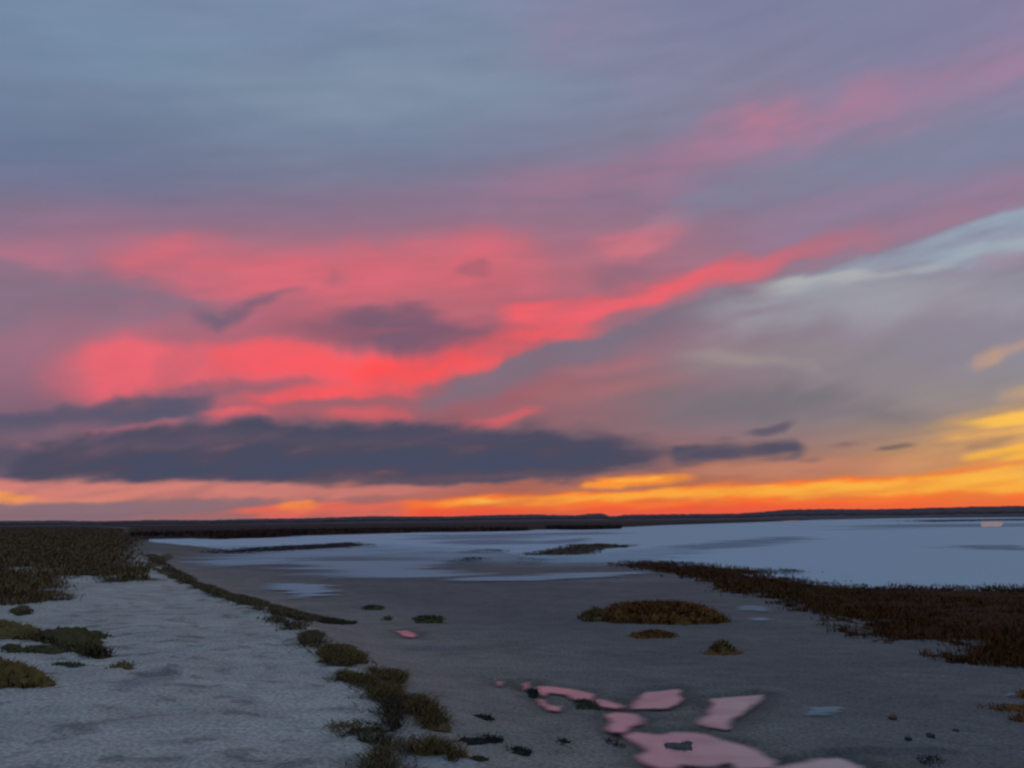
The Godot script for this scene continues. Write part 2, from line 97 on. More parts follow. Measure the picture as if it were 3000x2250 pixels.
	[Vector3(251, 192, 84), 0.18, 0.23, [[29.88, 5.68, 5.54, 0], [31.03, 5.82, 5.47, 0.8], [32.34, 6.02, 5.42, 0.95], [33.79, 6.25, 5.41, 1], [37.24, 6.76, 5.45, 1]]],  # gold ray one
	[Vector3(240, 176, 96), 0.18, 0.2, [[28.83, 4.9, 4.77, 0], [30.38, 4.98, 4.68, 0.7], [32.25, 5.08, 4.74, 0.8], [33.71, 5.24, 4.82, 0.8], [37.13, 5.35, 4.85, 0.8]]],  # gold ray two
	[Vector3(252, 182, 70), 0.18, 0.23, [[29.86, 3.44, 3.31, 0], [30.81, 3.65, 3.18, 0.85], [32.12, 3.97, 3.25, 0.95], [33.58, 4.23, 3.31, 1], [37.01, 4.55, 3.54, 1]]],  # gold ray three
	[Vector3(222, 164, 104), 0.25, 0.31, [[27.18, 4.27, 4.05, 0], [28.96, 4.36, 3.96, 0.6], [30.89, 4.52, 4.09, 0.4], [31.83, 4.46, 4.25, 0]]],  # pale apricot
	[Vector3(236, 140, 74), 0.13, 0.13, [[30.02, 3.17, 3.08, 0], [31.16, 3.25, 3.04, 0.6], [32.62, 3.27, 3.06, 0.6], [35.26, 3.43, 3.18, 0.5]]],  # orange slit
	[Vector3(188, 152, 132), 0.36, 0.46, [[31.01, 9.44, 9.22, 0], [31.8, 10.11, 9.25, 0.7], [32.77, 10.54, 9.36, 0.85], [33.54, 10.65, 9.91, 0.6], [35.2, 10.96, 10.34, 0.7], [37.76, 10.99, 10.19, 0.6]]],  # tan plume
	[Vector3(196, 158, 126), 0.46, 0.51, [[32.11, 7.25, 7.04, 0], [33.05, 7.6, 7.06, 0.6], [33.95, 7.72, 6.98, 0.8], [37.39, 7.97, 6.76, 0.8]]],  # tan plume low
]
const SKY_W := 3072
const SKY_H := 1536
const AZ := 48.0
const EL_TOP := 44.0
const EL_LOW := -4.0
const SUN_AZ := 44.0

# the lie of the land: (x, z) in metres, camera at the origin looking towards -z
const WRACK_PATH := [Vector2(-0.9, 4), Vector2(-1, -3), Vector2(-1.01, -5.59), Vector2(-1.13, -6.64), Vector2(-1.12, -7.46), Vector2(-1.69, -9.13), Vector2(-2.25, -10.17), Vector2(-2.94, -11.49), Vector2(-3.53, -12.98), Vector2(-4.52, -14.95), Vector2(-6.82, -18.53), Vector2(-9.08, -22.27), Vector2(-14.61, -32.6), Vector2(-19.09, -41.34), Vector2(-20.67, -53.34), Vector2(-46, -90), Vector2(-160, -320), Vector2(-700, -1400)]
const FLAT := -0.25
const WATER := [Vector2(-35.3, -75.5), Vector2(-26.9, -62.8), Vector2(-22.5, -57.4), Vector2(-18.1, -59.1), Vector2(-13.9, -63.6), Vector2(-11.4, -64.6), Vector2(-8.9, -52.3), Vector2(-6.3, -47.4), Vector2(-3.4, -47.3), Vector2(-0.5, -45.3), Vector2(0.9, -39.4), Vector2(3.1, -36.7), Vector2(4.5, -35), Vector2(5.7, -33.2), Vector2(7.4, -28.6), Vector2(7.9, -23.1), Vector2(9.3, -19.8), Vector2(12.7, -18.6), Vector2(16.2, -18), Vector2(485.9, -464.3), Vector2(677.8, -818.1), Vector2(646.8, -989.3), Vector2(478.5, -915.5), Vector2(215.8, -551.2), Vector2(96.6, -317.6), Vector2(44.4, -227.9), Vector2(26.1, -183.7), Vector2(6.5, -153.7), Vector2(-6.7, -147.7), Vector2(-19.3, -124.9), Vector2(-32.3, -105.4), Vector2(-37.5, -99.6), Vector2(-45, -97.1)]
const FARLAND := [Vector2(458.4, -438), Vector2(639.4, -771.8), Vector2(610.2, -933.3), Vector2(451.4, -863.6), Vector2(203.6, -520), Vector2(91.1, -299.6), Vector2(41.9, -215), Vector2(24.7, -173.3), Vector2(6.1, -145), Vector2(-6.3, -139.3), Vector2(-18.2, -117.8), Vector2(-30.5, -99.5), Vector2(-35.4, -94), Vector2(-42.4, -91.6)]
const CREST := [Vector3(-49.8, 820, 5.97), Vector3(-39.78, 820, 4.62), Vector3(-33.33, 820, 4.59), Vector3(-30.62, 820, 4.73), Vector3(-27.75, 820, 3.78), Vector3(-24.73, 820, 4.54), Vector3(-21.56, 820, 4.02), Vector3(-18.24, 820, 4.97), Vector3(-14.78, 820, 5.1), Vector3(-12.42, 820, 6.04), Vector3(-10.01, 820, 6.82), Vector3(-7.56, 820, 6.19), Vector3(-4.34, 841, 5.93), Vector3(-2.59, 852, 6.87), Vector3(-1.09, 862, 7.3), Vector3(1.42, 878, 7.64), Vector3(3.42, 892, 6.69), Vector3(4.67, 900, 6.17), Vector3(5.54, 905, 8.02), Vector3(6.41, 911, 8.12), Vector3(7.02, 915, 5.12), Vector3(7.39, 918, 4.88), Vector3(8.25, 923, 6.54), Vector3(10.57, 939, 6.66), Vector3(12.26, 950, 6.85), Vector3(14.63, 950, 6.65), Vector3(16.03, 950, 7), Vector3(17.64, 950, 8.28), Vector3(19.23, 950, 10.69), Vector3(21.44, 950, 10.99), Vector3(23.58, 950, 10.33), Vector3(24.83, 950, 9.87), Vector3(26.46, 950, 10.23), Vector3(28.05, 950, 10.58), Vector3(30.53, 950, 11.38), Vector3(33.25, 950, 11.51), Vector3(36.62, 950, 11.36), Vector3(42.57, 950, 10.71), Vector3(49.75, 950, 9.27)]
const MARSH := [Vector2(3.93, -33.02), Vector2(5.03, -34.66), Vector2(5.88, -35.08), Vector2(7.13, -33.28), Vector2(7.93, -30.81), Vector2(9.36, -28.58), Vector2(10.01, -27.76), Vector2(8.82, -26.71), Vector2(7.94, -25.87), Vector2(8.61, -24.21), Vector2(8.87, -23.41), Vector2(9.04, -21.86), Vector2(10.87, -21.15), Vector2(13.31, -20.71), Vector2(17.25, -20.12), Vector2(8.36, -9.93), Vector2(6.98, -10.06), Vector2(6.45, -10.22), Vector2(5.97, -10.33), Vector2(5.69, -10.53), Vector2(6.36, -11.34), Vector2(6.92, -11.97), Vector2(7.27, -12.69), Vector2(6.43, -12.32), Vector2(6.04, -12.31), Vector2(5.87, -12.52), Vector2(5.59, -12.93), Vector2(5.96, -13.86), Vector2(6.5, -14.44), Vector2(7.18, -15.08), Vector2(6.8, -15.11), Vector2(6.02, -14.86), Vector2(6.26, -16.07), Vector2(5.95, -16.57), Vector2(6.43, -18.22), Vector2(6.04, -19.2), Vector2(6.44, -21.38), Vector2(5.82, -20.08), Vector2(5.6, -20.86), Vector2(6.01, -22.51), Vector2(6, -24.78), Vector2(5.69, -28.14), Vector2(4.99, -30.79)]
const MARSH_GOLD := [Vector2(6.99, -22.41), Vector2(8.48, -22.03), Vector2(7.18, -18.31), Vector2(6.44, -18.22), Vector2(6.04, -19.2)]
const MARSH_GOLD2 := [Vector2(7.64, -18.65), Vector2(8.67, -18.8), Vector2(7.41, -16.27), Vector2(6.74, -16.32)]
const DUNE := [Vector2(-1810.64, -1723.83), Vector2(-273.18, -416.01), Vector2(-193.64, -327.62), Vector2(-138.16, -262.94), Vector2(-124.95, -259.39), Vector2(-86.34, -182.64), Vector2(-60.75, -129.2), Vector2(-42.56, -88.56), Vector2(-29.4, -59.92), Vector2(-24.09, -48.12), Vector2(-20.35, -41.19), Vector2(-17.73, -35.28), Vector2(-14.81, -30.28), Vector2(-14.08, -29.75), Vector2(-11.02, -23.9), Vector2(-10.97, -22.6), Vector2(-12.35, -24.06), Vector2(-13.81, -25.53), Vector2(-13.62, -23.99), Vector2(-13.8, -23.26), Vector2(-11.94, -20.15), Vector2(-9.77, -17.32), Vector2(-9.76, -16.86), Vector2(-9.86, -16.29), Vector2(-10.54, -16.83), Vector2(-10.87, -16.8), Vector2(-12.65, -16.31), Vector2(-16.49, -15.96)]
const DUNE_HOLE := [Vector2(-18.31, -28.5), Vector2(-18.45, -29.91), Vector2(-15.91, -25.98), Vector2(-15.88, -24.93)]
const DUNE_HOLE2 := [Vector2(-16.99, -28.69), Vector2(-17.03, -30.05), Vector2(-14.89, -26.4), Vector2(-15.1, -25.7)]
const REED := [Vector2(-53.1, -108.4), Vector2(-37.5, -98.4), Vector2(-32.4, -86.6), Vector2(-30.1, -93.8), Vector2(-28, -111.7), Vector2(-16.3, -122.9), Vector2(2.3, -130.1), Vector2(2.8, -157.8), Vector2(-22.5, -170), Vector2(-49.3, -160.7), Vector2(-56.6, -143.7), Vector2(-66, -134.7)]
const REED2 := [Vector2(6.1, -145), Vector2(11.7, -136.6), Vector2(20.1, -145.4), Vector2(25, -181), Vector2(7.9, -188.1)]
const GLINT := [Vector2(78.7, -131.5), Vector2(77.3, -127), Vector2(83.2, -133.6), Vector2(137, -219.2), Vector2(151, -246.9), Vector2(134.8, -224.8)]
const GLINT2 := [Vector2(104.1, -304.8), Vector2(110.2, -309.1), Vector2(124.5, -340.2), Vector2(154, -422.6), Vector2(138.2, -397.2)]
# centre, half sizes, turn, colour, strength of the stains of silt, wet mud, blown sand and one dark smudge
const PATCHES := [
	[Vector2(-0.56, -6.2), 0.36, 0.37, -0.598, Color(0.4, 0.4, 0.41), 0.8],
	[Vector2(-0.91, -6.62), 0.18, 0.14, -0.547, Color(0.4, 0.4, 0.41), 0.6],
	[Vector2(-3.86, -8.65), 0.26, 0.6, 0.043, Color(0.22, 0.22, 0.23), 0.55],  # dark smudge at a hollow in the sand, drawn by colour alone
	[Vector2(3.06, -6.76), 0.64, 0.14, 0.029, Color(0.09, 0.1, 0.11), 0.7],
	[Vector2(1.54, -9.32), 1.01, 0.43, 0.041, Color(0.13, 0.14, 0.15), 0.35],
	[Vector2(3.68, -24.77), 2.71, 1.05, 0.112, Color(0.26, 0.24, 0.25), 0.5],
	[Vector2(0.82, -10.05), 0.68, 0.33, 0.044, Color(0.14, 0.15, 0.16), 0.3],
	[Vector2(-0.04, -13.81), 1.52, 0.55, 0.061, Color(0.15, 0.155, 0.165), 0.4],
	[Vector2(2.42, -23), 5.38, 1.32, 0.103, Color(0.16, 0.155, 0.155), 0.5],
	[Vector2(3.64, -8.72), 0.86, 0.65, 0.039, Color(0.17, 0.165, 0.17), 0.3],
	[Vector2(-1.11, -12.08), 0.62, 0.31, 0.053, Color(0.15, 0.15, 0.17), 0.5],
	[Vector2(-9.67, -27.81), 1.5, 2.93, 0.119, Color(0.22, 0.21, 0.2), 0.5],
	[Vector2(-3.85, -17.77), 1.24, 0.93, 0.077, Color(0.2, 0.19, 0.18), 0.5],
	[Vector2(-0.03, -8.18), 0.38, 0.32, -0.146, Color(0.22, 0.21, 0.19), 0.5],
	[Vector2(-1.14, -7.57), 0.18, 0.29, -0.613, Color(0.2, 0.19, 0.18), 0.3],
]
const PUDDLES := [
	["long pink tidal puddle beside the dark lump, farthest left of the big group", [Vector2(0.25, -9.28), Vector2(0.28, -9.39), Vector2(0.41, -9.4), Vector2(0.59, -9.25), Vector2(0.78, -9.06), Vector2(0.86, -8.92), Vector2(0.82, -8.72), Vector2(0.65, -8.73), Vector2(0.58, -8.97), Vector2(0.39, -9.05), Vector2(0.33, -8.86), Vector2(0.27, -8.96)]],
	["slim pink puddle trailing from the right end of the long one", [Vector2(0.82, -8.69), Vector2(0.94, -8.68), Vector2(1.07, -8.52), Vector2(1.1, -8.38), Vector2(1.03, -8.31), Vector2(0.88, -8.38)]],
	["small pink puddle just left of the dark lump", [Vector2(0.08, -9.58), Vector2(0.17, -9.61), Vector2(0.18, -9.36), Vector2(0.1, -9.23)]],
	["dim curved puddle below the long pink one", [Vector2(0.24, -8.76), Vector2(0.33, -8.71), Vector2(0.36, -8.48), Vector2(0.47, -8.4), Vector2(0.45, -8.22), Vector2(0.36, -8.28), Vector2(0.25, -8.53)]],
	["tiny round pale puddle, leftmost on the mud", [Vector2(-0.22, -9.7), Vector2(-0.14, -9.67), Vector2(-0.15, -9.43), Vector2(-0.21, -9.47)]],
	["pale pink puddle with straight right side behind the middle puddle", [Vector2(1.45, -9.08), Vector2(1.66, -9.12), Vector2(1.85, -9.16), Vector2(1.8, -8.8), Vector2(1.7, -8.47), Vector2(1.57, -8.28), Vector2(1.22, -8.3), Vector2(1.27, -8.63)]],
	["rose coloured puddle shaped like a hoof between the long and the largest", [Vector2(0.91, -8.06), Vector2(1.02, -8.13), Vector2(1.23, -8.07), Vector2(1.25, -7.9), Vector2(1.19, -7.71), Vector2(1.08, -7.61), Vector2(0.98, -7.42), Vector2(0.88, -7.45), Vector2(0.85, -7.57), Vector2(0.9, -7.78)]],
	["pale lilac wedge shaped puddle right of the other puddles", [Vector2(2.12, -8.69), Vector2(2.38, -8.78), Vector2(2.72, -8.88), Vector2(2.62, -8.63), Vector2(2.36, -8.21), Vector2(2.15, -7.88), Vector2(1.93, -7.52), Vector2(1.85, -7.58), Vector2(1.74, -7.66), Vector2(1.72, -7.77), Vector2(1.9, -8.01), Vector2(2.03, -8.41)]],
	["largest pink tidal puddle at the bottom of the flat", [Vector2(0.97, -7.32), Vector2(1.09, -7.42), Vector2(1.29, -7.36), Vector2(1.43, -7.43), Vector2(1.62, -7.4), Vector2(1.72, -7.33), Vector2(1.87, -7.08), Vector2(2, -6.83), Vector2(2.07, -6.54), Vector2(2.01, -6.39), Vector2(1.85, -6.34), Vector2(1.7, -6.34), Vector2(1.67, -6.48), Vector2(1.55, -6.41), Vector2(1.32, -6.45), Vector2(1.25, -6.35), Vector2(1.11, -6.38), Vector2(1, -6.54), Vector2(0.98, -6.71), Vector2(1.09, -6.85), Vector2(1, -7.1)]],
	["low pink puddle cut by the bottom edge, right of the largest", [Vector2(1.99, -6.4), Vector2(2.26, -6.5), Vector2(2.42, -6.59), Vector2(2.59, -6.59), Vector2(2.71, -6.41), Vector2(2.57, -6.13), Vector2(1.91, -6.15)]],
	["little coral puddle near the foot of the sand slope", [Vector2(-2.04, -14.02), Vector2(-1.88, -14.09), Vector2(-1.66, -13.66), Vector2(-1.64, -13.2), Vector2(-1.84, -13.4)]],
]
const POOLS := [
	["long soft margin of the bay on the mud flat", [Vector2(-25.74, -61.43), Vector2(-19.48, -55.76), Vector2(-13.46, -61.42), Vector2(-11.01, -62.4), Vector2(-6.18, -46.8), Vector2(-3.29, -46.21), Vector2(-0.46, -43.85), Vector2(0.92, -38.34), Vector2(3.88, -35.12), Vector2(3.52, -31.89), Vector2(0.77, -32.29), Vector2(-1.64, -36.3), Vector2(-5.11, -38.72), Vector2(-9.42, -43.08), Vector2(-15.73, -45.08), Vector2(-21.82, -52.11)], 6.517],
	["lone grey oval puddle on the open mud", [Vector2(2.86, -8), Vector2(3.01, -8.14), Vector2(3.17, -8.21), Vector2(3.26, -8.12), Vector2(3.16, -7.95), Vector2(2.96, -7.85), Vector2(2.84, -7.89)], 0.079],
	["faint pale film of water right of the grass island", [Vector2(4.76, -16.97), Vector2(5.1, -17.27), Vector2(5.45, -16.92), Vector2(5.14, -16.27), Vector2(4.74, -16.41)], 0.157],
	["thin pale film of water between island and marsh, the nearer one", [Vector2(4.39, -15.07), Vector2(4.73, -15.2), Vector2(4.79, -14.84), Vector2(4.5, -14.67)], 0.088],
	["tiny white puddle at the right edge of the flat", [Vector2(5.28, -8.71), Vector2(5.39, -8.77), Vector2(5.33, -8.63), Vector2(5.2, -8.57)], 0.04],
	["faint film of water between the shallows and the near mud", [Vector2(-15.93, -37.44), Vector2(-14.62, -41.14), Vector2(-11.92, -41.85), Vector2(-9.31, -37.35), Vector2(-10.39, -34.4), Vector2(-12.55, -33.72)], 1.457],
	["soft edge of the tide around the tailed weed bar", [Vector2(1.8, -40.42), Vector2(4.95, -43.03), Vector2(9.11, -51.47), Vector2(11.18, -48.6), Vector2(8.35, -37.83), Vector2(4.53, -34.24), Vector2(2.51, -35.45)], 2.064],
	["pale strip of water inside the left arm of the marsh", [Vector2(8.61, -27.79), Vector2(10.1, -28.41), Vector2(9.96, -26.98), Vector2(9.21, -25.96), Vector2(8.32, -26.45)], 0.39],
	["pale tidal pool between the dark bars, middle of the flat", [Vector2(-11.39, -37.69), Vector2(-10.32, -39.71), Vector2(-7.72, -37.96), Vector2(-5.45, -37.96), Vector2(-3.95, -36.49), Vector2(-3.16, -32.38), Vector2(-2.17, -29.67), Vector2(-2.23, -25.62), Vector2(-3.62, -25.31), Vector2(-5.21, -27.07), Vector2(-7.01, -28.78), Vector2(-8.97, -33.21)], 2.029],
	["dim tidal pool nearest the sand slope", [Vector2(-7.43, -24.12), Vector2(-6.47, -24.33), Vector2(-5.54, -23.83), Vector2(-4.98, -21.94), Vector2(-4.92, -20.3), Vector2(-5.39, -20.06), Vector2(-6.44, -22.08)], 0.551],
	["narrow tidal channel along the near mud, a pale line", [Vector2(-1.97, -26.68), Vector2(-0.23, -26.73), Vector2(2.18, -27.5), Vector2(4.74, -28.39), Vector2(4.66, -27.33), Vector2(2.45, -25.38), Vector2(0.64, -24.3), Vector2(-1.45, -25.07)], 0.9],
	["wide pale film of tide below the dark weed bar", [Vector2(-18.09, -46.28), Vector2(-15.18, -47.38), Vector2(-11.96, -51.52), Vector2(-10, -54.74), Vector2(-6.06, -48.09), Vector2(-7.69, -42.95), Vector2(-11.65, -40.92), Vector2(-15.24, -41.25)], 2.646],
]
# name, label, category, group, height, strand length, strands per square metre, colour, cell of the heap, outline
const HEAPS := [
	["wrack_clump", "hooked far end of the wrack line beside the dune grass", "seaweed", "clumps of dry wrack along the tide line", 0.07, 0.1, 90, "wrack", 0.104,
		[Vector2(-15.49, -33.35), Vector2(-18.15, -39.95), Vector2(-19.13, -43.71), Vector2(-18.13, -41.78), Vector2(-15.19, -34.01), Vector2(-13.39, -29.54), Vector2(-12.17, -26.98), Vector2(-13.12, -28.55), Vector2(-14.09, -30.31)]],
	["wrack_clump", "brown wrack piece just in front of the hooked one", "seaweed", "clumps of dry wrack along the tide line", 0.07, 0.1, 120, "wrack", 0.082,
		[Vector2(-12.72, -28.08), Vector2(-12.08, -27.86), Vector2(-10.42, -24.56), Vector2(-10.34, -25.42), Vector2(-8.79, -21.88), Vector2(-9.41, -22.47), Vector2(-10.76, -24.63)]],
	["wrack_clump", "thin straight wrack piece on the far half of the tide line", "seaweed", "clumps of dry wrack along the tide line", 0.05, 0.1, 130, "wrack", 0.069,
		[Vector2(-8.7, -21.56), Vector2(-8.26, -21.64), Vector2(-7.05, -19.43), Vector2(-6.99, -18.52), Vector2(-7.97, -19.98)]],
	["wrack_clump", "longest slanting strip of wrack in the middle distance", "seaweed", "clumps of dry wrack along the tide line", 0.07, 0.1, 150, "wrack", 0.057,
		[Vector2(-6.86, -18.87), Vector2(-6.5, -19), Vector2(-5.98, -18.62), Vector2(-5.18, -16.95), Vector2(-4.96, -15.65), Vector2(-5.54, -16.22), Vector2(-6.29, -17.44)]],
	["wrack_clump", "dark slanting wrack strip next below the longest strip", "seaweed", "clumps of dry wrack along the tide line", 0.07, 0.1, 150, "wrack", 0.049,
		[Vector2(-5.2, -16.9), Vector2(-4.77, -16.72), Vector2(-4.18, -15.81), Vector2(-3.79, -15.61), Vector2(-3.59, -14.05), Vector2(-3.94, -14.26), Vector2(-4.43, -14.8)]],
	["wrack_clump", "thin wrack tail that points right off the tide line", "seaweed", "clumps of dry wrack along the tide line", 0.04, 0.08, 150, "dark_wrack", 0.052,
		[Vector2(-3.8, -15.62), Vector2(-3.41, -15.47), Vector2(-2.95, -15.02), Vector2(-3.15, -14.63), Vector2(-3.46, -14.33)]],
	["wrack_clump", "small round wrack clump at the bend of the tide line", "seaweed", "clumps of dry wrack along the tide line", 0.07, 0.1, 300, "wrack", 0.04,
		[Vector2(-3.16, -11.9), Vector2(-3.14, -12.23), Vector2(-3.02, -12.31), Vector2(-2.88, -12.03), Vector2(-2.77, -11.07), Vector2(-2.94, -11.15)]],
	["wrack_clump", "big olive mound of wrack, highest of the near pieces", "seaweed", "clumps of dry wrack along the tide line", 0.1, 0.12, 350, "olive", 0.033,
		[Vector2(-2.49, -10.34), Vector2(-2.48, -10.77), Vector2(-2.36, -11.01), Vector2(-2.17, -10.72), Vector2(-1.98, -10.34), Vector2(-1.85, -9.77), Vector2(-1.91, -9.37), Vector2(-2.1, -9.42), Vector2(-2.26, -9.7)]],
	["wrack_clump", "slim wrack arm below the big olive mound", "seaweed", "clumps of dry wrack along the tide line", 0.05, 0.11, 320, "olive", 0.03,
		[Vector2(-1.94, -8.9), Vector2(-1.84, -8.88), Vector2(-1.7, -8.72), Vector2(-1.56, -8.67), Vector2(-1.46, -8.73), Vector2(-1.43, -8.38), Vector2(-1.48, -8.19), Vector2(-1.58, -8.45), Vector2(-1.7, -8.54), Vector2(-1.87, -8.7)]],
	["wrack_clump", "wrack clump with a dark upper edge right of the slim arm", "seaweed", "clumps of dry wrack along the tide line", 0.08, 0.12, 340, "olive", 0.03,
		[Vector2(-1.66, -9.13), Vector2(-1.57, -9.19), Vector2(-1.46, -9.1), Vector2(-1.32, -9.32), Vector2(-1.19, -8.92), Vector2(-1.22, -8.75), Vector2(-1.36, -8.62), Vector2(-1.47, -8.77), Vector2(-1.53, -8.98)]],
	["wrack_clump", "ragged olive wrack clump left of the black hollow", "seaweed", "clumps of dry wrack along the tide line", 0.08, 0.12, 340, "olive", 0.03,
		[Vector2(-1.42, -7.96), Vector2(-1.33, -8.18), Vector2(-1.18, -8.31), Vector2(-1.11, -7.95), Vector2(-1.12, -7.7), Vector2(-1.21, -7.57), Vector2(-1.35, -7.69)]],
	["wrack_clump", "dark brown wrack band that runs down to the sand tongue", "seaweed", "clumps of dry wrack along the tide line", 0.08, 0.12, 340, "dark_wrack", 0.03,
		[Vector2(-1.2, -7.55), Vector2(-1.1, -7.77), Vector2(-1.03, -7.41), Vector2(-1, -7.13), Vector2(-0.95, -6.88), Vector2(-0.95, -6.74), Vector2(-1.07, -6.7), Vector2(-1.08, -7.01), Vector2(-1.15, -7.3)]],
	["wrack_clump", "rusty crescent of wrack arching over pale sand", "seaweed", "clumps of dry wrack along the tide line", 0.09, 0.13, 360, "rust", 0.03,
		[Vector2(-1.07, -7.64), Vector2(-0.97, -7.87), Vector2(-0.85, -7.88), Vector2(-0.73, -7.48), Vector2(-0.66, -7.29), Vector2(-0.59, -7.09), Vector2(-0.62, -6.95), Vector2(-0.77, -6.92), Vector2(-0.84, -7.13), Vector2(-0.9, -7.28), Vector2(-1.01, -7.31)]],
	["wrack_clump", "pointed wrack tip reaching left onto the pale sand", "seaweed", "clumps of dry wrack along the tide line", 0.05, 0.1, 320, "olive", 0.03,
		[Vector2(-1.52, -6.57), Vector2(-1.42, -6.68), Vector2(-1.31, -6.68), Vector2(-1.27, -6.5), Vector2(-1.34, -6.48), Vector2(-1.44, -6.53)]],
	["wrack_strand", "thin dark strand joining the pointed tip to the brown band", "seaweed", "clumps of dry wrack along the tide line", 0.02, 0.08, 300, "dark_wrack", 0.03,
		[Vector2(-1.33, -6.74), Vector2(-1.09, -6.8), Vector2(-1.07, -6.72), Vector2(-1.16, -6.7), Vector2(-1.31, -6.69)]],
	["wrack_clump", "black slanting wrack strip under the pointed tip", "seaweed", "clumps of dry wrack along the tide line", 0.05, 0.1, 340, "dark_wrack", 0.03,
		[Vector2(-1.22, -6.38), Vector2(-1.1, -6.36), Vector2(-1, -6.38), Vector2(-0.89, -6.34), Vector2(-0.94, -6.25), Vector2(-1.05, -6.28), Vector2(-1.15, -6.3)]],
	["wrack_clump", "long golden olive wrack bank near the bottom of the tide line", "seaweed", "clumps of dry wrack along the tide line", 0.09, 0.13, 360, "olive", 0.03,
		[Vector2(-0.89, -6.28), Vector2(-0.78, -6.39), Vector2(-0.65, -6.54), Vector2(-0.55, -6.53), Vector2(-0.48, -6.41), Vector2(-0.38, -6.31), Vector2(-0.49, -6.26), Vector2(-0.6, -6.23), Vector2(-0.75, -6.13), Vector2(-0.86, -6.16)]],
	["wrack_clump", "small rusty wrack scrap under the golden bank", "seaweed", "clumps of dry wrack along the tide line", 0.04, 0.09, 320, "rust", 0.03,
		[Vector2(-0.52, -6.26), Vector2(-0.42, -6.3), Vector2(-0.43, -6.14), Vector2(-0.52, -6.08)]],
	["wrack_clump", "wide wrack heap cut off by the bottom edge", "seaweed", "clumps of dry wrack along the tide line", 0.08, 0.13, 340, "wrack", 0.03,
		[Vector2(-1.06, -6.03), Vector2(-0.93, -6.13), Vector2(-0.88, -6.02), Vector2(-0.9, -5.82), Vector2(-0.84, -5.71), Vector2(-0.81, -5.57), Vector2(-1.01, -5.49), Vector2(-1.05, -5.7), Vector2(-1.02, -5.8)]],
	["wrack_strand", "dark thin strand lying right of the golden bank", "seaweed", "dark scraps of weed on the slope", 0.03, 0.07, 260, "black_weed", 0.03,
		[Vector2(-0.45, -6.65), Vector2(-0.37, -6.77), Vector2(-0.15, -6.98), Vector2(-0.08, -7), Vector2(-0.14, -6.87), Vector2(-0.33, -6.73)]],
	["weed_scrap", "little weed scrap right of the rusty wrack scrap", "seaweed", "dark scraps of weed on the slope", 0.01, 0.05, 260, "dark_wrack", 0.03,
		[Vector2(-0.32, -6.27), Vector2(-0.23, -6.33), Vector2(-0.26, -6.26)]],
	["weed_scrap", "dark weed scrap on the bare slope, farthest of the loose scraps", "seaweed", "dark scraps of weed on the slope", 0.01, 0.05, 260, "black_weed", 0.03,
		[Vector2(-0.35, -7.66), Vector2(-0.27, -7.7), Vector2(-0.18, -7.62), Vector2(-0.26, -7.48)]],
	["weed_scrap", "dark weed scrap at the edge of the pale sand patch", "seaweed", "dark scraps of weed on the slope", 0.01, 0.05, 260, "black_weed", 0.03,
		[Vector2(-0.28, -6.91), Vector2(-0.21, -7.01), Vector2(-0.15, -6.95), Vector2(-0.22, -6.82)]],
	["weed_scrap", "long dark weed scrap beside the pale sand patch", "seaweed", "dark scraps of weed on the slope", 0.01, 0.05, 260, "black_weed", 0.03,
		[Vector2(-0.08, -6.75), Vector2(0.02, -6.8), Vector2(0.15, -6.73), Vector2(0.08, -6.64), Vector2(-0.04, -6.67)]],
	["weed_scrap", "dark weed scrap left of the largest puddle", "seaweed", "dark scraps of weed on the slope", 0.01, 0.05, 260, "black_weed", 0.03,
		[Vector2(0.37, -7.1), Vector2(0.43, -7.17), Vector2(0.47, -7.07), Vector2(0.39, -7)]],
	["weed_scrap", "long black weed streak pointing at the largest puddle", "seaweed", "dark scraps of weed on the slope", 0.01, 0.05, 260, "black_weed", 0.03,
		[Vector2(0.78, -7.21), Vector2(0.86, -7.12), Vector2(0.93, -6.96), Vector2(0.87, -6.91), Vector2(0.79, -7.04)]],
	["seaweed_patch", "flat dark green seaweed beside the slim pink puddle", "seaweed", "", 0.03, 0.07, 260, "green_weed", 0.03,
		[Vector2(0.62, -8.54), Vector2(0.73, -8.63), Vector2(0.82, -8.5), Vector2(0.87, -8.32), Vector2(0.78, -8.21), Vector2(0.63, -8.27)]],
	["mud_lump", "round black lump at the left end of the long pink puddle", "mud lump", "", 0.06, 0.05, 200, "black_weed", 0.031,
		[Vector2(0.14, -9.08), Vector2(0.2, -9.19), Vector2(0.27, -9.08), Vector2(0.26, -8.9), Vector2(0.17, -8.88)]],
	["mud_islet", "dark islet of mud inside the largest puddle", "mud lump", "", 0.02, 0.04, 40, "mud", 0.03,
		[Vector2(1.26, -7.08), Vector2(1.38, -7.06), Vector2(1.51, -7.08), Vector2(1.49, -6.89), Vector2(1.42, -6.78), Vector2(1.33, -6.93)]],
	["weed_clump", "black weed clump at the bottom right of the flat", "seaweed", "", 0.01, 0.05, 240, "black_weed", 0.03,
		[Vector2(3.23, -6.54), Vector2(3.37, -6.62), Vector2(3.32, -6.46), Vector2(3.19, -6.33), Vector2(3.16, -6.4)]],
	["grass_tussock", "low dark tussock on the mud left of the grass island", "grass tussock", "tussocks on the mud", 0.09, 0.14, 160, "olive_dark", 0.053,
		[Vector2(-1.99, -15.73), Vector2(-1.76, -15.88), Vector2(-1.42, -15.79), Vector2(-1.33, -14.94), Vector2(-1.82, -15.03)]],
	["grass_tussock", "smallest dark tuft left of the low tussock", "grass tussock", "tussocks on the mud", 0.06, 0.1, 160, "olive_dark", 0.055,
		[Vector2(-2.61, -15.95), Vector2(-2.45, -15.97), Vector2(-2.38, -15.41), Vector2(-2.52, -15.45)]],
	["grass_tussock", "flat dim tuft highest up the slope foot", "grass tussock", "tussocks on the mud", 0.08, 0.1, 120, "olive_dark", 0.061,
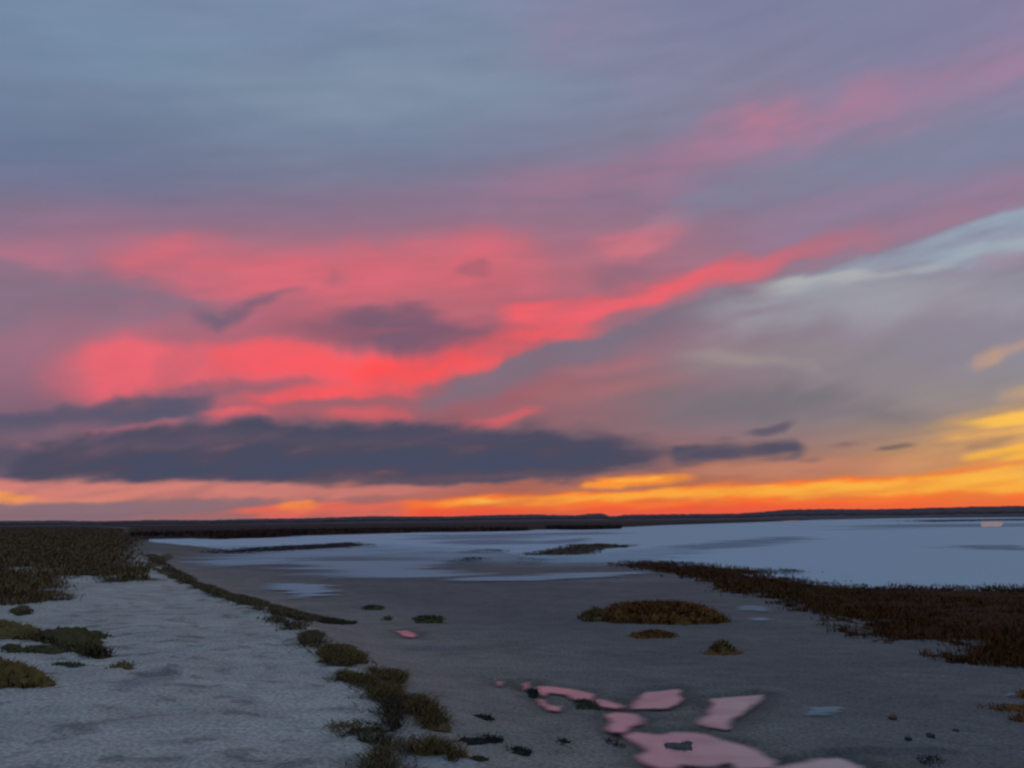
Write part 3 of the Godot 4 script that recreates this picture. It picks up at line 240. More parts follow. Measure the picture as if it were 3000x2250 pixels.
		[Vector2(-3.39, -17.84), Vector2(-3.21, -18.09), Vector2(-2.87, -17.72), Vector2(-2.85, -17.15), Vector2(-3.21, -17.18)]],
	["grass_island", "large rust brown grass island standing alone on the mud", "grass island", "", 0.27, 0.3, 200, "brown", 0.052,
		[Vector2(1.77, -15.69), Vector2(2.01, -16.75), Vector2(2.18, -17.36), Vector2(2.56, -17.29), Vector2(3.11, -17.35), Vector2(3.98, -17.18), Vector2(3.97, -16.41), Vector2(4.06, -15.78), Vector2(3.94, -14.76), Vector2(3.7, -14.57), Vector2(3.02, -14.5), Vector2(2.41, -14.63), Vector2(1.87, -14.75), Vector2(1.7, -14.91)]],
	["grass_island", "olive tuft at the left end of the brown grass island", "grass tussock", "", 0.17, 0.24, 200, "olive", 0.053,
		[Vector2(1.25, -15.46), Vector2(1.43, -15.88), Vector2(1.68, -16.69), Vector2(1.84, -16.31), Vector2(1.73, -14.99), Vector2(1.37, -14.96)]],
	["grass_strip", "thin brown grass strip just below the grass island", "grass tussock", "", 0.09, 0.16, 200, "brown", 0.046,
		[Vector2(1.87, -13.14), Vector2(2.15, -13.48), Vector2(2.51, -13.58), Vector2(2.69, -13.09), Vector2(2.48, -12.87), Vector2(1.99, -12.85)]],
	["grass_tussock", "single golden tussock below the right end of the island", "grass tussock", "tussocks on the mud", 0.12, 0.2, 300, "gold", 0.041,
		[Vector2(2.84, -11.58), Vector2(3.01, -12.03), Vector2(3.22, -12.26), Vector2(3.2, -11.78), Vector2(3.08, -11.44), Vector2(2.87, -11.4)]],
	["grass_strip", "sparse fringe of stubble round the golden tussock", "grass tussock", "", 0.03, 0.1, 60, "brown", 0.041,
		[Vector2(2.63, -11.5), Vector2(2.94, -11.69), Vector2(3.33, -11.57), Vector2(3.2, -11.28), Vector2(2.7, -11.3)]],
	["grass_strip", "sparse brown grass at the right edge of the flat", "grass tussock", "", 0.03, 0.12, 200, "brown", 0.031,
		[Vector2(4.63, -8.12), Vector2(4.9, -8.23), Vector2(5.16, -8.25), Vector2(5.58, -8.26), Vector2(5.11, -7.6), Vector2(4.73, -7.59), Vector2(4.66, -7.73), Vector2(4.91, -7.92)]],
	["grass_tussock", "small brown tuft at the right edge behind the sparse grass", "grass tussock", "", 0.08, 0.12, 250, "brown", 0.036,
		[Vector2(5.32, -8.63), Vector2(5.53, -8.88), Vector2(5.89, -8.91), Vector2(5.66, -8.57), Vector2(5.36, -8.56)]],
	["dune_grass_tuft", "faint flat tuft nearest below the dune grass bank", "grass tuft", "tufts on the pale sand", 0.05, 0.14, 110, "olive_dark", 0.06,
		[Vector2(-9.5, -14.91), Vector2(-9.62, -15.49), Vector2(-9.4, -15.5), Vector2(-8.89, -14.71), Vector2(-9.09, -14.52)]],
	["dune_grass_tuft", "broad olive tuft at the left edge beside the black one", "grass tuft", "tufts on the pale sand", 0.26, 0.26, 260, "olive", 0.046,
		[Vector2(-9.01, -13.36), Vector2(-8.48, -13.17), Vector2(-7.9, -12.68), Vector2(-7.21, -12.12), Vector2(-6.69, -11.39), Vector2(-6.65, -11.19), Vector2(-7.13, -11.34), Vector2(-7.6, -11.33)]],
	["dune_grass_tuft", "ragged tuft with a black hollow and two right hand horns", "grass tuft", "tufts on the pale sand", 0.22, 0.24, 280, "olive_dark", 0.04,
		[Vector2(-7.07, -11.87), Vector2(-6.7, -11.94), Vector2(-6.15, -11.7), Vector2(-5.95, -11.71), Vector2(-5.81, -11.36), Vector2(-5.9, -11.3), Vector2(-5.61, -10.73), Vector2(-5.15, -10.24), Vector2(-5.11, -10.01), Vector2(-5.34, -10.11), Vector2(-5.91, -10.56), Vector2(-6.47, -10.93)]],
	["dune_grass_tuft", "low strip of grass in front of the ragged black tuft", "grass tuft", "tufts on the pale sand", 0.1, 0.16, 240, "olive_dark", 0.042,
		[Vector2(-6.84, -10.69), Vector2(-6.78, -10.92), Vector2(-6.46, -10.53), Vector2(-6.15, -10.61), Vector2(-6.07, -10.73), Vector2(-5.71, -10.2), Vector2(-5.97, -10.19), Vector2(-6.54, -10.38)]],
	["dune_grass_tuft", "golden brown mound of grass cut by the left edge", "grass tuft", "tufts on the pale sand", 0.23, 0.26, 320, "gold", 0.033,
		[Vector2(-6.3, -9.35), Vector2(-5.98, -9.36), Vector2(-5.61, -9.18), Vector2(-5.27, -8.86), Vector2(-4.96, -8.5), Vector2(-4.73, -8.31), Vector2(-4.78, -8.11), Vector2(-5.17, -8.14), Vector2(-5.47, -8.16)]],
	["dune_grass_tuft", "thin green sliver of grass left of the lone tuft", "grass tuft", "tufts on the pale sand", 0.05, 0.14, 240, "green_weed", 0.037,
		[Vector2(-5.48, -9.48), Vector2(-5.27, -9.56), Vector2(-4.99, -9.42), Vector2(-4.92, -9.26), Vector2(-5.13, -9.29)]],
	["dune_grass_tuft", "small lone tuft on the pale sand, farthest right", "grass tuft", "tufts on the pale sand", 0.1, 0.2, 300, "olive", 0.035,
		[Vector2(-4.57, -9.08), Vector2(-4.58, -9.33), Vector2(-4.6, -9.51), Vector2(-4.42, -9.31), Vector2(-4.23, -8.96), Vector2(-4.31, -8.92)]],
	["weed_bar", "long black bar of eelgrass lying in the shallow tide, left", "weed bar", "dark weed bars in the shallows", 0.08, 0.12, 0.8, "black_weed", 0.174,
		[Vector2(-19.3, -48), Vector2(-20.5, -57.6), Vector2(-18.7, -61.7), Vector2(-16.6, -66.5), Vector2(-14.7, -72.3), Vector2(-11.5, -64.4), Vector2(-11.1, -56.4), Vector2(-13.8, -51.7), Vector2(-16.3, -48.2), Vector2(-19, -48.1)]],
	["weed_bar", "dark bar of weed with a thin right tail in mid tide", "weed bar", "dark weed bars in the shallows", 0.1, 0.14, 2, "dark_wrack", 0.144,
		[Vector2(0.2, -43.3), Vector2(1.3, -46.9), Vector2(2.7, -52.1), Vector2(4.3, -59.8), Vector2(7, -60.4), Vector2(9, -55.6), Vector2(7.4, -51.5), Vector2(5.7, -49.6), Vector2(4.8, -43.7), Vector2(3.7, -41.7), Vector2(2.2, -41.7), Vector2(0.7, -41.5)]],
	["weed_bar", "short black weed bar nearest the pale tidal pool", "weed bar", "dark weed bars in the shallows", 0.05, 0.1, 2, "black_weed", 0.121,
		[Vector2(-3.17, -35.41), Vector2(-2.8, -39.85), Vector2(-1.81, -41.34), Vector2(-0.94, -38.49), Vector2(-1.59, -36.23), Vector2(-2.56, -34.69)]],
	["weed_bar", "faint flat weed bar between the other two bars", "weed bar", "dark weed bars in the shallows", 0.03, 0.08, 2, "green_weed", 0.115,
		[Vector2(-0.26, -38.15), Vector2(0.7, -39.29), Vector2(1.69, -38.07), Vector2(1.61, -33.79), Vector2(0.58, -32.79), Vector2(-0.08, -35.09)]],
	["weed_bar", "dim greenish weed bar behind the short black one", "weed bar", "dark weed bars in the shallows", 0.03, 0.08, 2, "green_weed", 0.157,
		[Vector2(-3.5, -47.1), Vector2(-1.8, -52.2), Vector2(-0.4, -50.5), Vector2(-0.2, -46.8), Vector2(-0.9, -45.1), Vector2(-2.8, -45.1)]],
	["mud_spit", "low dark mud spit along the far water at right", "mud spit", "", 0.26, 0.3, 0.02, "water_weed", 0.6,
		[Vector2(183.3, -363.1), Vector2(235.5, -400.5), Vector2(320.2, -445.3), Vector2(204.7, -284.9), Vector2(156.2, -265.9), Vector2(128.3, -241.7)]],
]
# lanes where wind dims the reflection, painted as darker tinted film on the water
const LANES := [
	["dark lane on the open water above the tailed weed bar", [Vector2(1.45, -61.77), Vector2(3.79, -70.75), Vector2(7.07, -77.88), Vector2(6.19, -68.18), Vector2(3.52, -59.84)], 1.237],
	["longest dark lane on the open water at right", [Vector2(11.96, -55.52), Vector2(16.95, -64.35), Vector2(20.59, -65.25), Vector2(26.49, -75.53), Vector2(21.15, -61.13), Vector2(16.03, -53.05), Vector2(12.11, -50.2)], 3.197],
	["thin dark lane on the water at the right edge", [Vector2(25.24, -47.07), Vector2(29.37, -50.26), Vector2(31.42, -49.73), Vector2(28.58, -43.2), Vector2(26.91, -42.63), Vector2(26.93, -46.12)], 1.361],
	["faint dark lane below the far shore at right", [Vector2(66.81, -156.92), Vector2(95.72, -183.42), Vector2(118.54, -175.75), Vector2(92.74, -137.58), Vector2(69.98, -127.79), Vector2(52.85, -121.73)], 13.572],
	["faint lane in the middle of the far water", [Vector2(-7.72, -69.9), Vector2(-2.75, -75.23), Vector2(2.87, -68.77), Vector2(1.49, -61.51), Vector2(-3.3, -61.15)], 2.331],
	["faint broad lane in front of the far reeds", [Vector2(-11.22, -97.64), Vector2(-0.17, -101.5), Vector2(15.76, -122.09), Vector2(13.52, -104.8), Vector2(-0.14, -82.64), Vector2(-8.47, -79.81)], 5.936],
]
const PEBBLES := [
	[Vector2(3.6, -7.78), 0.04, "rust", "single reddish stone on the mud, brighter than the rest"],
	[Vector2(3.39, -7.07), 0.032, "dark", "dark stone, lower left of the pair below the reddish one"],
	[Vector2(3.63, -7.15), 0.036, "dark", "dark stone, right one of the pair below the reddish stone"],
	[Vector2(3.94, -7.31), 0.028, "dark", "dark stone alone to the right of the pair"],
]
# linear base colours, two per kind that the strands vary between
const TINTS := {
	"wrack": [Color(0.12, 0.09, 0.048), Color(0.23, 0.172, 0.092)], "olive": [Color(0.125, 0.088, 0.034), Color(0.25, 0.175, 0.07)],
	"dark_wrack": [Color(0.06, 0.048, 0.032), Color(0.13, 0.10, 0.065)], "rust": [Color(0.12, 0.08, 0.035), Color(0.22, 0.14, 0.065)],
	"black_weed": [Color(0.02, 0.025, 0.024), Color(0.045, 0.052, 0.048)], "green_weed": [Color(0.06, 0.07, 0.045), Color(0.12, 0.125, 0.085)],
	"olive_dark": [Color(0.075, 0.062, 0.03), Color(0.15, 0.12, 0.055)], "brown": [Color(0.13, 0.06, 0.019), Color(0.27, 0.125, 0.04)],
	"mud": [Color(0.10, 0.10, 0.10), Color(0.16, 0.16, 0.16)], "gold": [Color(0.13, 0.085, 0.03), Color(0.24, 0.16, 0.06)], "water_weed": [Color(0.10, 0.13, 0.17), Color(0.14, 0.17, 0.21)],
	"marsh": [Color(0.10, 0.043, 0.015), Color(0.22, 0.094, 0.031)], "marsh_gold": [Color(0.12, 0.07, 0.022), Color(0.19, 0.115, 0.04)],
	"dune": [Color(0.18, 0.126, 0.06), Color(0.36, 0.25, 0.115)], "reed": [Color(0.04, 0.022, 0.012), Color(0.08, 0.042, 0.022)],
}

var rng := RandomNumberGenerator.new()
var dune_poly := PackedVector2Array(DUNE)
var hole_a := PackedVector2Array(DUNE_HOLE)
var hole_b := PackedVector2Array(DUNE_HOLE2)
var rough := FastNoiseLite.new()
var mottle := FastNoiseLite.new()
var grass_mat: StandardMaterial3D
var heap_mat: StandardMaterial3D

func wrack_x(z: float) -> float:
	for i in WRACK_PATH.size() - 1:
		var a: Vector2 = WRACK_PATH[i]
		var b: Vector2 = WRACK_PATH[i + 1]
		if z <= a.y and z >= b.y:
			return a.x + (b.x - a.x) * (z - a.y) / (b.y - a.y)
	return WRACK_PATH[0].x if z > 0.0 else WRACK_PATH[-1].x

func shore_side(x: float, z: float) -> float:   # metres to the right of the wrack line
	return (x - wrack_x(z)) * 0.85

func land(x: float, z: float) -> float:
	var s := shore_side(x, z)
	return -0.25 * smooth(-0.3, 1.4, s) + 0.12 * smooth(2.0, 10.0, -s)

func relief(x: float, z: float, s: float) -> float:
	var r := Vector2(x, z).length()
	var sand := smooth(0.9, -0.2, s)
	var k := rough.get_noise_2d(x * 2.2, z * 2.2) * 0.04 + rough.get_noise_2d(x * 9.0, z * 9.0) * 0.006 + rough.get_noise_2d(x * 0.35 + 90.0, z * 0.35) * 0.10
	var mud := rough.get_noise_2d(x * 7.0, z * 7.0) * 0.012 + rough.get_noise_2d(x * 26.0, z * 26.0) * 0.005
	var bars := mottle.get_noise_2d(x * 0.22, z * 0.55) * 0.012 * smooth(16.0, 26.0, r) * (1.0 - smooth(90.0, 130.0, r))
	return lerpf(mud, k, sand) * (1.0 - smooth(25.0, 90.0, r)) + bars * (1.0 - sand)

func ground_colour(x: float, z: float, s: float) -> Color:
	var c := Color(0.163, 0.163, 0.158)
	c = c.lerp(Color(0.265, 0.245, 0.215), smooth(4.5, 0.8, s) * smooth(60.0, 15.0, -z))
	c = c.lerp(Color(0.475, 0.455, 0.41), smooth(0.35, -0.35, s + mottle.get_noise_2d(x * 3.0, z * 3.0) * 0.6))
	for p in PATCHES:
		var d: Vector2 = (Vector2(x, z) - p[0]).rotated(-p[3])
		var q := Vector2(d.x / p[1], d.y / p[2]).length() + mottle.get_noise_2d(x * 2.0, z * 2.0) * 0.5
		if q < 1.25:
			c = c.lerp(p[4], p[5] * smooth(1.25, 0.55, q))
	if s < -0.5 and z < -9.0:   # darker brown ground under the dune grass, so the bank looks solid
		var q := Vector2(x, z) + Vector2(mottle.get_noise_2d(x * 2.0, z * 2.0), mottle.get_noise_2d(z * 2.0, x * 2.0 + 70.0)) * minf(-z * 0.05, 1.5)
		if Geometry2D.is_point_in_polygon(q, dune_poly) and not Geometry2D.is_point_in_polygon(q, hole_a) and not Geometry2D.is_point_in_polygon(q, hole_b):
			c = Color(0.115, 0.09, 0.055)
	if s < 1.0 and z < -30.0:   # the sand turns to dull mud towards the inlet
		c = c.lerp(Color(0.19, 0.175, 0.15), smooth(-32.0, -48.0, z) * smooth(1.0, 0.0, s))
	if s < -2.0 and z < -55.0:
		c = c.lerp(Color(0.10, 0.078, 0.05), smooth(-2.0, -8.0, s) * smooth(-55.0, -75.0, z))
	var m := 1.0 + mottle.get_noise_2d(x * 1.1, z * 2.0) * 0.2 + mottle.get_noise_2d(x * 5.0, z * 7.0) * 0.22
	# dark of footprint hollows put into the colour of the dry sand
	m -= 0.34 * smooth(0.16, 0.42, mottle.get_noise_2d(x * 4.2 + 31.0, z * 6.5)) * smooth(0.2, -0.4, s) * (1.0 - smooth(12.0, 30.0, -z))
	m *= 1.26   # the grain texture takes about a fifth away
	return Color(c.r * m, c.g * m, c.b * m)

func axis(dense: float, step: float, low: float, high: float, grow: float) -> PackedFloat32Array:
	var up: Array[float] = []
	var v := 0.0
	while v < high:
		up.append(v)
		v += step if v < dense else step + (v - dense) * grow
	up.append(high)
	var down: Array[float] = []
	v = -step
	while v > low:
		down.push_front(v)
		v -= step if -v < dense else step + (-v - dense) * grow
	down.push_front(low)
	return PackedFloat32Array(down + up)

func tag(o: Node, label: String, category := "", group := "", kind := "") -> void:
	o.set_meta("label", label)
	if category:
		o.set_meta("category", category)
	if group:
		o.set_meta("group", group)
	if kind:
		o.set_meta("kind", kind)

func put(called: String, mesh: Mesh, m: Material, parent: Node = self) -> MeshInstance3D:
	var o := MeshInstance3D.new()
	o.name = called
	o.mesh = mesh
	o.material_override = m
	parent.add_child(o, true)
	return o

func make_ground() -> void:
	var xs := axis(6.5, 0.055, -420.0, 420.0, 0.045)
	var zf := axis(12.5, 0.055, -30.0, 330.0, 0.035)   # counted away from the viewer
	var nx := xs.size()
	var nz := zf.size()
	var v := PackedVector3Array()
	var col := PackedColorArray()
	var side := PackedFloat32Array()
	v.resize(nx * nz)
	col.resize(nx * nz)
	side.resize(nx * nz)
	for j in nz:
		var z := -zf[j]
		var wx := wrack_x(z)
		for i in nx:
			var x := xs[i]
			var s := (x - wx) * 0.85
			var at := j * nx + i
			side[at] = s
			v[at] = Vector3(x, -0.25 * smooth(-0.3, 1.4, s) + 0.12 * smooth(2.0, 10.0, -s) + relief(x, z, s), z)
			col[at] = ground_colour(x, z, s)
	for p in PUDDLES:   # the hollows that hold the puddles
		var poly := PackedVector2Array(p[1])
		var box := bounds(poly).grow(0.35)
		for j in nz:
			if -zf[j] < box.position.y or -zf[j] > box.end.y:
				continue
			for i in nx:
				if xs[i] < box.position.x or xs[i] > box.end.x:
					continue
				var d := edge_distance(Vector2(xs[i], -zf[j]), poly)
				var at := j * nx + i
				v[at].y -= 0.036 * smooth(-0.18, 0.0, d)
				var wet := 1.0 - 0.32 * smooth(-0.32, -0.02, d + mottle.get_noise_2d(xs[i] * 5.0, zf[j] * 5.0) * 0.12)
				col[at] = Color(col[at].r * wet, col[at].g * wet, col[at].b * wet)
	var nrm := PackedVector3Array()
	nrm.resize(nx * nz)
	for j in nz:
		for i in nx:
			var a := v[j * nx + mini(i + 1, nx - 1)] - v[j * nx + maxi(i - 1, 0)]
			var b := v[mini(j + 1, nz - 1) * nx + i] - v[maxi(j - 1, 0) * nx + i]
			nrm[j * nx + i] = a.cross(b).normalized()
	var idx := [PackedInt32Array(), PackedInt32Array()]
	for j in nz - 1:
		for i in nx - 1:
			var a := j * nx + i
			idx[0 if side[a] < 0.2 else 1].append_array([a, a + nx, a + 1, a + 1, a + nx, a + nx + 1])
	for k in 2:
		var arr := []
		arr.resize(Mesh.ARRAY_MAX)
		arr[Mesh.ARRAY_VERTEX] = v
		arr[Mesh.ARRAY_NORMAL] = nrm
		arr[Mesh.ARRAY_COLOR] = col
		arr[Mesh.ARRAY_INDEX] = idx[k]
		var m := ArrayMesh.new()
		m.add_surface_from_arrays(Mesh.PRIMITIVE_TRIANGLES, arr)
		var mat := StandardMaterial3D.new()
		mat.vertex_color_use_as_albedo = true
		mat.roughness = 0.95 if k == 0 else 0.8
		mat.metallic_specular = 0.25
		mat.uv1_triplanar = true
		mat.uv1_world_triplanar = true
		mat.uv1_scale = Vector3(0.55, 0.55, 0.55)
		mat.heightmap_enabled = k == 1
		mat.heightmap_scale = 0.25
		mat.albedo_texture = speckle(41 + k)
		mat.heightmap_texture = grain(11 + k)
		var o := put("sand_beach" if k == 0 else "mud_flat", m, mat)
		tag(o, "pale grey trampled sand left of the wrack line" if k == 0 else "dark wet mud flat right of the wrack line", "", "", "structure")

func speckle(sd: int) -> ImageTexture:   # grains, shell grit and crumbs of mud
	var n := FastNoiseLite.new()
	n.seed = sd
	n.frequency = 0.06
	n.fractal_octaves = 5
	n.fractal_gain = 0.75
	var im := n.get_seamless_image(512, 512)
	im.convert(Image.FORMAT_L8)
	var bytes := im.get_data()
	for k in bytes.size():
		bytes[k] = clampi(228 + int((bytes[k] - 128) * 0.55), 90, 255)
	return ImageTexture.create_from_image(Image.create_from_data(512, 512, false, Image.FORMAT_L8, bytes))

func grain(sd: int) -> ImageTexture:
	var n := FastNoiseLite.new()
	n.seed = sd
	n.frequency = 0.018
	n.fractal_octaves = 6
	n.fractal_gain = 0.62
	return ImageTexture.create_from_image(n.get_seamless_image(512, 512))

func sheet(outline: Array, y: float, rounded := true, wider := 0.0) -> ArrayMesh:   # a flat sheet of water with a slightly ragged edge
	var pts := PackedVector2Array()
	var n := outline.size()
	for i in n:
		var a: Vector2 = outline[(i + n - 1) % n]
		var b: Vector2 = outline[i]
		var c: Vector2 = outline[(i + 1) % n]
		var d: Vector2 = outline[(i + 2) % n]
		for k in 6:
			pts.append(b.cubic_interpolate(c, a, d, k / 6.0) if rounded else b.lerp(c, k / 6.0))
	if wider > 0.0:
		var grown := Geometry2D.offset_polygon(pts, wider, Geometry2D.JOIN_ROUND)
		if grown.size() > 0:
			pts = grown[0]
	var tri := Geometry2D.triangulate_polygon(pts)
	if tri.is_empty():
		pts = PackedVector2Array(outline)
		tri = Geometry2D.triangulate_polygon(pts)
	var v := PackedVector3Array()
	var nr := PackedVector3Array()
	for p in pts:
		v.append(Vector3(p.x, y, p.y))
		nr.append(Vector3.UP)
	for t in range(0, tri.size(), 3):   # front faces upwards
		var a := pts[tri[t]]
		if (pts[tri[t + 1]] - a).cross(pts[tri[t + 2]] - a) < 0.0:
			var k := tri[t + 1]
			tri[t + 1] = tri[t + 2]
			tri[t + 2] = k
	var arr := []
	arr.resize(Mesh.ARRAY_MAX)
	arr[Mesh.ARRAY_VERTEX] = v
	arr[Mesh.ARRAY_NORMAL] = nr
	arr[Mesh.ARRAY_INDEX] = tri
	var m := ArrayMesh.new()
	m.add_surface_from_arrays(Mesh.PRIMITIVE_TRIANGLES, arr)
	return m

func film(outline: Array, y: float, soft: float, strength := 0.0, tint := Color(0.48, 0.65, 0.75)) -> ArrayMesh:   # water so shallow that its rim fades into the wet mud
	var poly := PackedVector2Array(outline)
	var r := bounds(poly).grow(soft)
	var nx := clampi(int(r.size.x / (soft * 0.25)), 14, 130)
	var nz := clampi(int(r.size.y / (soft * 0.25)), 14, 130)
	var shown := PackedFloat32Array()
	var most := strength if strength > 0.0 else (0.7 if soft > 0.5 else 0.4)
	var st := SurfaceTool.new()
	st.begin(Mesh.PRIMITIVE_TRIANGLES)
	for j in nz:
		for i in nx:
			var p := r.position + Vector2(r.size.x * i / (nx - 1), r.size.y * j / (nz - 1))
			var d := edge_distance(p, poly) + (mottle.get_noise_2d(p.x * 0.3 / soft, p.y * 1.6 / soft) * 1.3 if strength == 0.0 else mottle.get_noise_2d(p.x * 0.35 / soft, p.y * 0.5 / soft) * 0.6) * soft
			var edge := minf(minf(i, nx - 1 - i), minf(j, nz - 1 - j))
			shown.append(0.0 if edge < 1.0 else most * smooth(-soft * (0.6 if strength == 0.0 else 0.6), soft * (0.6 if strength == 0.0 else 0.7), d))
			if strength > 0.0:   # drifting skins of silt dull the mirror here and there
				shown[-1] *= 0.93 + 0.28 * minf(0.15, mottle.get_noise_2d(p.x * 2.6, p.y * 4.5))
			st.set_normal(Vector3.UP)
			st.set_color((tint if strength == 0.0 else Color(1, 1, 1)) * Color(1, 1, 1, shown[-1]))
			st.add_vertex(Vector3(p.x, y, p.y))
	for j in nz - 1:
		for i in nx - 1:
			var a := j * nx + i
			if maxf(maxf(shown[a], shown[a + 1]), maxf(shown[a + nx], shown[a + nx + 1])) < 0.01:
				continue
			for k in [a, a + 1, a + nx, a + 1, a + nx + 1, a + nx]:
				st.add_index(k)
	return st.commit()

func edge_distance(p: Vector2, poly: PackedVector2Array) -> float:   # positive inside
	var best := 1e9
	var n := poly.size()
	for i in n:
		best = minf(best, p.distance_squared_to(Geometry2D.get_closest_point_to_segment(p, poly[i], poly[(i + 1) % n])))
	return sqrt(best) * (1.0 if Geometry2D.is_point_in_polygon(p, poly) else -1.0)

func bounds(poly: PackedVector2Array) -> Rect2:
	var r := Rect2(poly[0], Vector2.ZERO)
	for p in poly:
		r = r.expand(p)
	return r

func heap_mesh(poly: PackedVector2Array, cell: float, height: float, tint: Array, ragged := 0.25) -> ArrayMesh:
	var r := bounds(poly).grow(cell * 1.5)
	var nx := mini(int(r.size.x / cell) + 2, 160)
	var nz := mini(int(r.size.y / cell) + 2, 160)
	var dx := r.size.x / (nx - 1)
	var dz := r.size.y / (nz - 1)
	var rim := maxf(minf(r.size.x, r.size.y) * 0.14, cell)
	var v := PackedVector3Array()
	var c := PackedColorArray()
	var inside := PackedFloat32Array()
	var deepest := 0.01
	for j in nz:
		for i in nx:
			deepest = maxf(deepest, edge_distance(r.position + Vector2(i * dx, j * dz), poly))
	rim = minf(rim, deepest * 0.7)
	for j in nz:
		for i in nx:
			var p := r.position + Vector2(i * dx, j * dz)
			var d := edge_distance(p, poly) + (mottle.get_noise_2d(p.x * 6.0, p.y * 6.0) + mottle.get_noise_2d(p.x * 2.0, p.y * 2.0) * 0.7) * rim * ragged * 1.4 + mottle.get_noise_2d(p.x * 3.3, p.y * 3.3) * (0.16 if ragged > 0.6 else 0.0)
			inside.append(d)
			var k := smooth(-rim * 0.4, rim, d)
			if ragged > 0.6:
				k *= smooth(-0.34, 0.02, mottle.get_noise_2d(p.x * 5.0 + 40.0, p.y * 5.0))
			var y := land(p.x, p.y) + relief(p.x, p.y, shore_side(p.x, p.y))
			y += -0.012 + k * (0.018 + height * (0.55 + 0.7 * rough.get_noise_2d(p.x * 11.0, p.y * 11.0) + 0.5 * rough.get_noise_2d(p.x * 31.0, p.y * 31.0)))
			v.append(Vector3(p.x, y, p.y))
			c.append(tint[0].lerp(tint[1], clampf(0.35 + rough.get_noise_2d(p.x * 17.0, p.y * 17.0) * 0.9, 0.0, 1.0)))
	var idx := PackedInt32Array()
	for j in nz - 1:
		for i in nx - 1:
			var a := j * nx + i
			if maxf(maxf(inside[a], inside[a + 1]), maxf(inside[a + nx], inside[a + nx + 1])) > -cell * 0.2:
				idx.append_array([a, a + 1, a + nx, a + 1, a + nx + 1, a + nx])
	var st := SurfaceTool.new()
	st.begin(Mesh.PRIMITIVE_TRIANGLES)
	for k in idx:
		st.set_smooth_group(0)
		st.set_color(c[k])
		st.add_vertex(v[k])
	st.index()
	st.generate_normals()
	return st.commit()

# thin bent strands, gathered into one mesh
var sv := PackedVector3Array()
var sn := PackedVector3Array()
var sc := PackedColorArray()
var si := PackedInt32Array()

func strand(foot: Vector3, length: float, width: float, lean: float, yaw: float, c: Color) -> void:
	var along := Vector3(cos(yaw), 0, sin(yaw))
	var across := Vector3(-sin(yaw), 0, cos(yaw)).rotated(Vector3.UP, rng.randf_range(-1.2, 1.2)) * width * 0.5
	var mid := foot + (along * sin(lean * 0.6) + Vector3.UP * cos(lean * 0.6)) * length * 0.55
	var tip := mid + (along * sin(lean * 1.3) + Vector3.UP * cos(lean * 1.3)) * length * 0.45
	var b := sv.size()
	sv.append_array([foot - across, foot + across, mid - across * 0.8, mid + across * 0.8, tip])
	var nn := (Vector3.UP * 0.6 + along * 0.5 + Vector3(rng.randf_range(-0.4, 0.4), 0, rng.randf_range(-0.4, 0.4))).normalized()
	for k in 5:
		sn.append(nn)
		sc.append(c)
	si.append_array([b, b + 2, b + 1, b + 1, b + 2, b + 3, b + 2, b + 4, b + 3])

func strands_done() -> ArrayMesh:
	var arr := []
	arr.resize(Mesh.ARRAY_MAX)
	arr[Mesh.ARRAY_VERTEX] = sv
	arr[Mesh.ARRAY_NORMAL] = sn
	arr[Mesh.ARRAY_COLOR] = sc
	arr[Mesh.ARRAY_INDEX] = si
	var m := ArrayMesh.new()
	m.add_surface_from_arrays(Mesh.PRIMITIVE_TRIANGLES, arr)
	sv = PackedVector3Array()
	sn = PackedVector3Array()
	sc = PackedColorArray()
	si = PackedInt32Array()
	return m

func tint_of(tint: Array) -> Color:
	var c: Color = tint[0].lerp(tint[1], rng.randf())
	return c * rng.randf_range(0.8, 1.15)

func make_heap(h: Array) -> void:
	var poly := PackedVector2Array(h[9])
	var height: float = h[4]
	var tint: Array = TINTS[h[7]]
	var centre := bounds(poly).get_center()
	var root := Node3D.new()
	root.name = h[0]
	add_child(root, true)
	root.position = Vector3(centre.x, land(centre.x, centre.y), centre.y)
	tag(root, h[1], h[2], h[3])
	var far := centre.length()
	var grassy: bool = String(h[0]).contains("grass") or String(h[0]).contains("tussock")
	var heap := put("root_mat" if grassy else "heap", heap_mesh(poly, h[8], height * (0.6 if grassy else 0.45), tint, 0.4 if grassy or String(h[0]) == "weed_bar" else 1.0), heap_mat, root)
	heap.position = -root.position
	var r := bounds(poly)
	var area := r.size.x * r.size.y
	var n := clampi(int(area * h[6] * (6.0 if grassy else 12.0)), 60, 9000)
	for k in n:
		var p := Vector2(rng.randf_range(r.position.x, r.end.x), rng.randf_range(r.position.y, r.end.y))
		var d := edge_distance(p, poly)
		if d < -0.05 - far * 0.001 or rng.randf() > 0.3 + smooth(-0.04, 0.08, d):
			continue
		var y := land(p.x, p.y) + height * (0.4 if grassy else 0.25) * smooth(0.0, minf(r.size.x, r.size.y) * 0.3, d)
		if grassy:
			strand(Vector3(p.x, y - 0.01, p.y), h[5] * rng.randf_range(0.35, 0.8), maxf(0.006, far * 0.0011), rng.randf_range(0.7, 1.5), rng.randf() * TAU, tint_of(tint))
		else:
			strand(Vector3(p.x, y, p.y), h[5] * rng.randf_range(0.5, 1.7), maxf(0.006, far * 0.0010), 1.6 - absf(rng.randfn(0.0, 0.15)), rng.randf() * TAU, tint_of(tint))
	var s := put("blades" if grassy else "strands", strands_done(), grass_mat, root)
	s.position = -root.position
	s.set_meta("kind", "stuff")

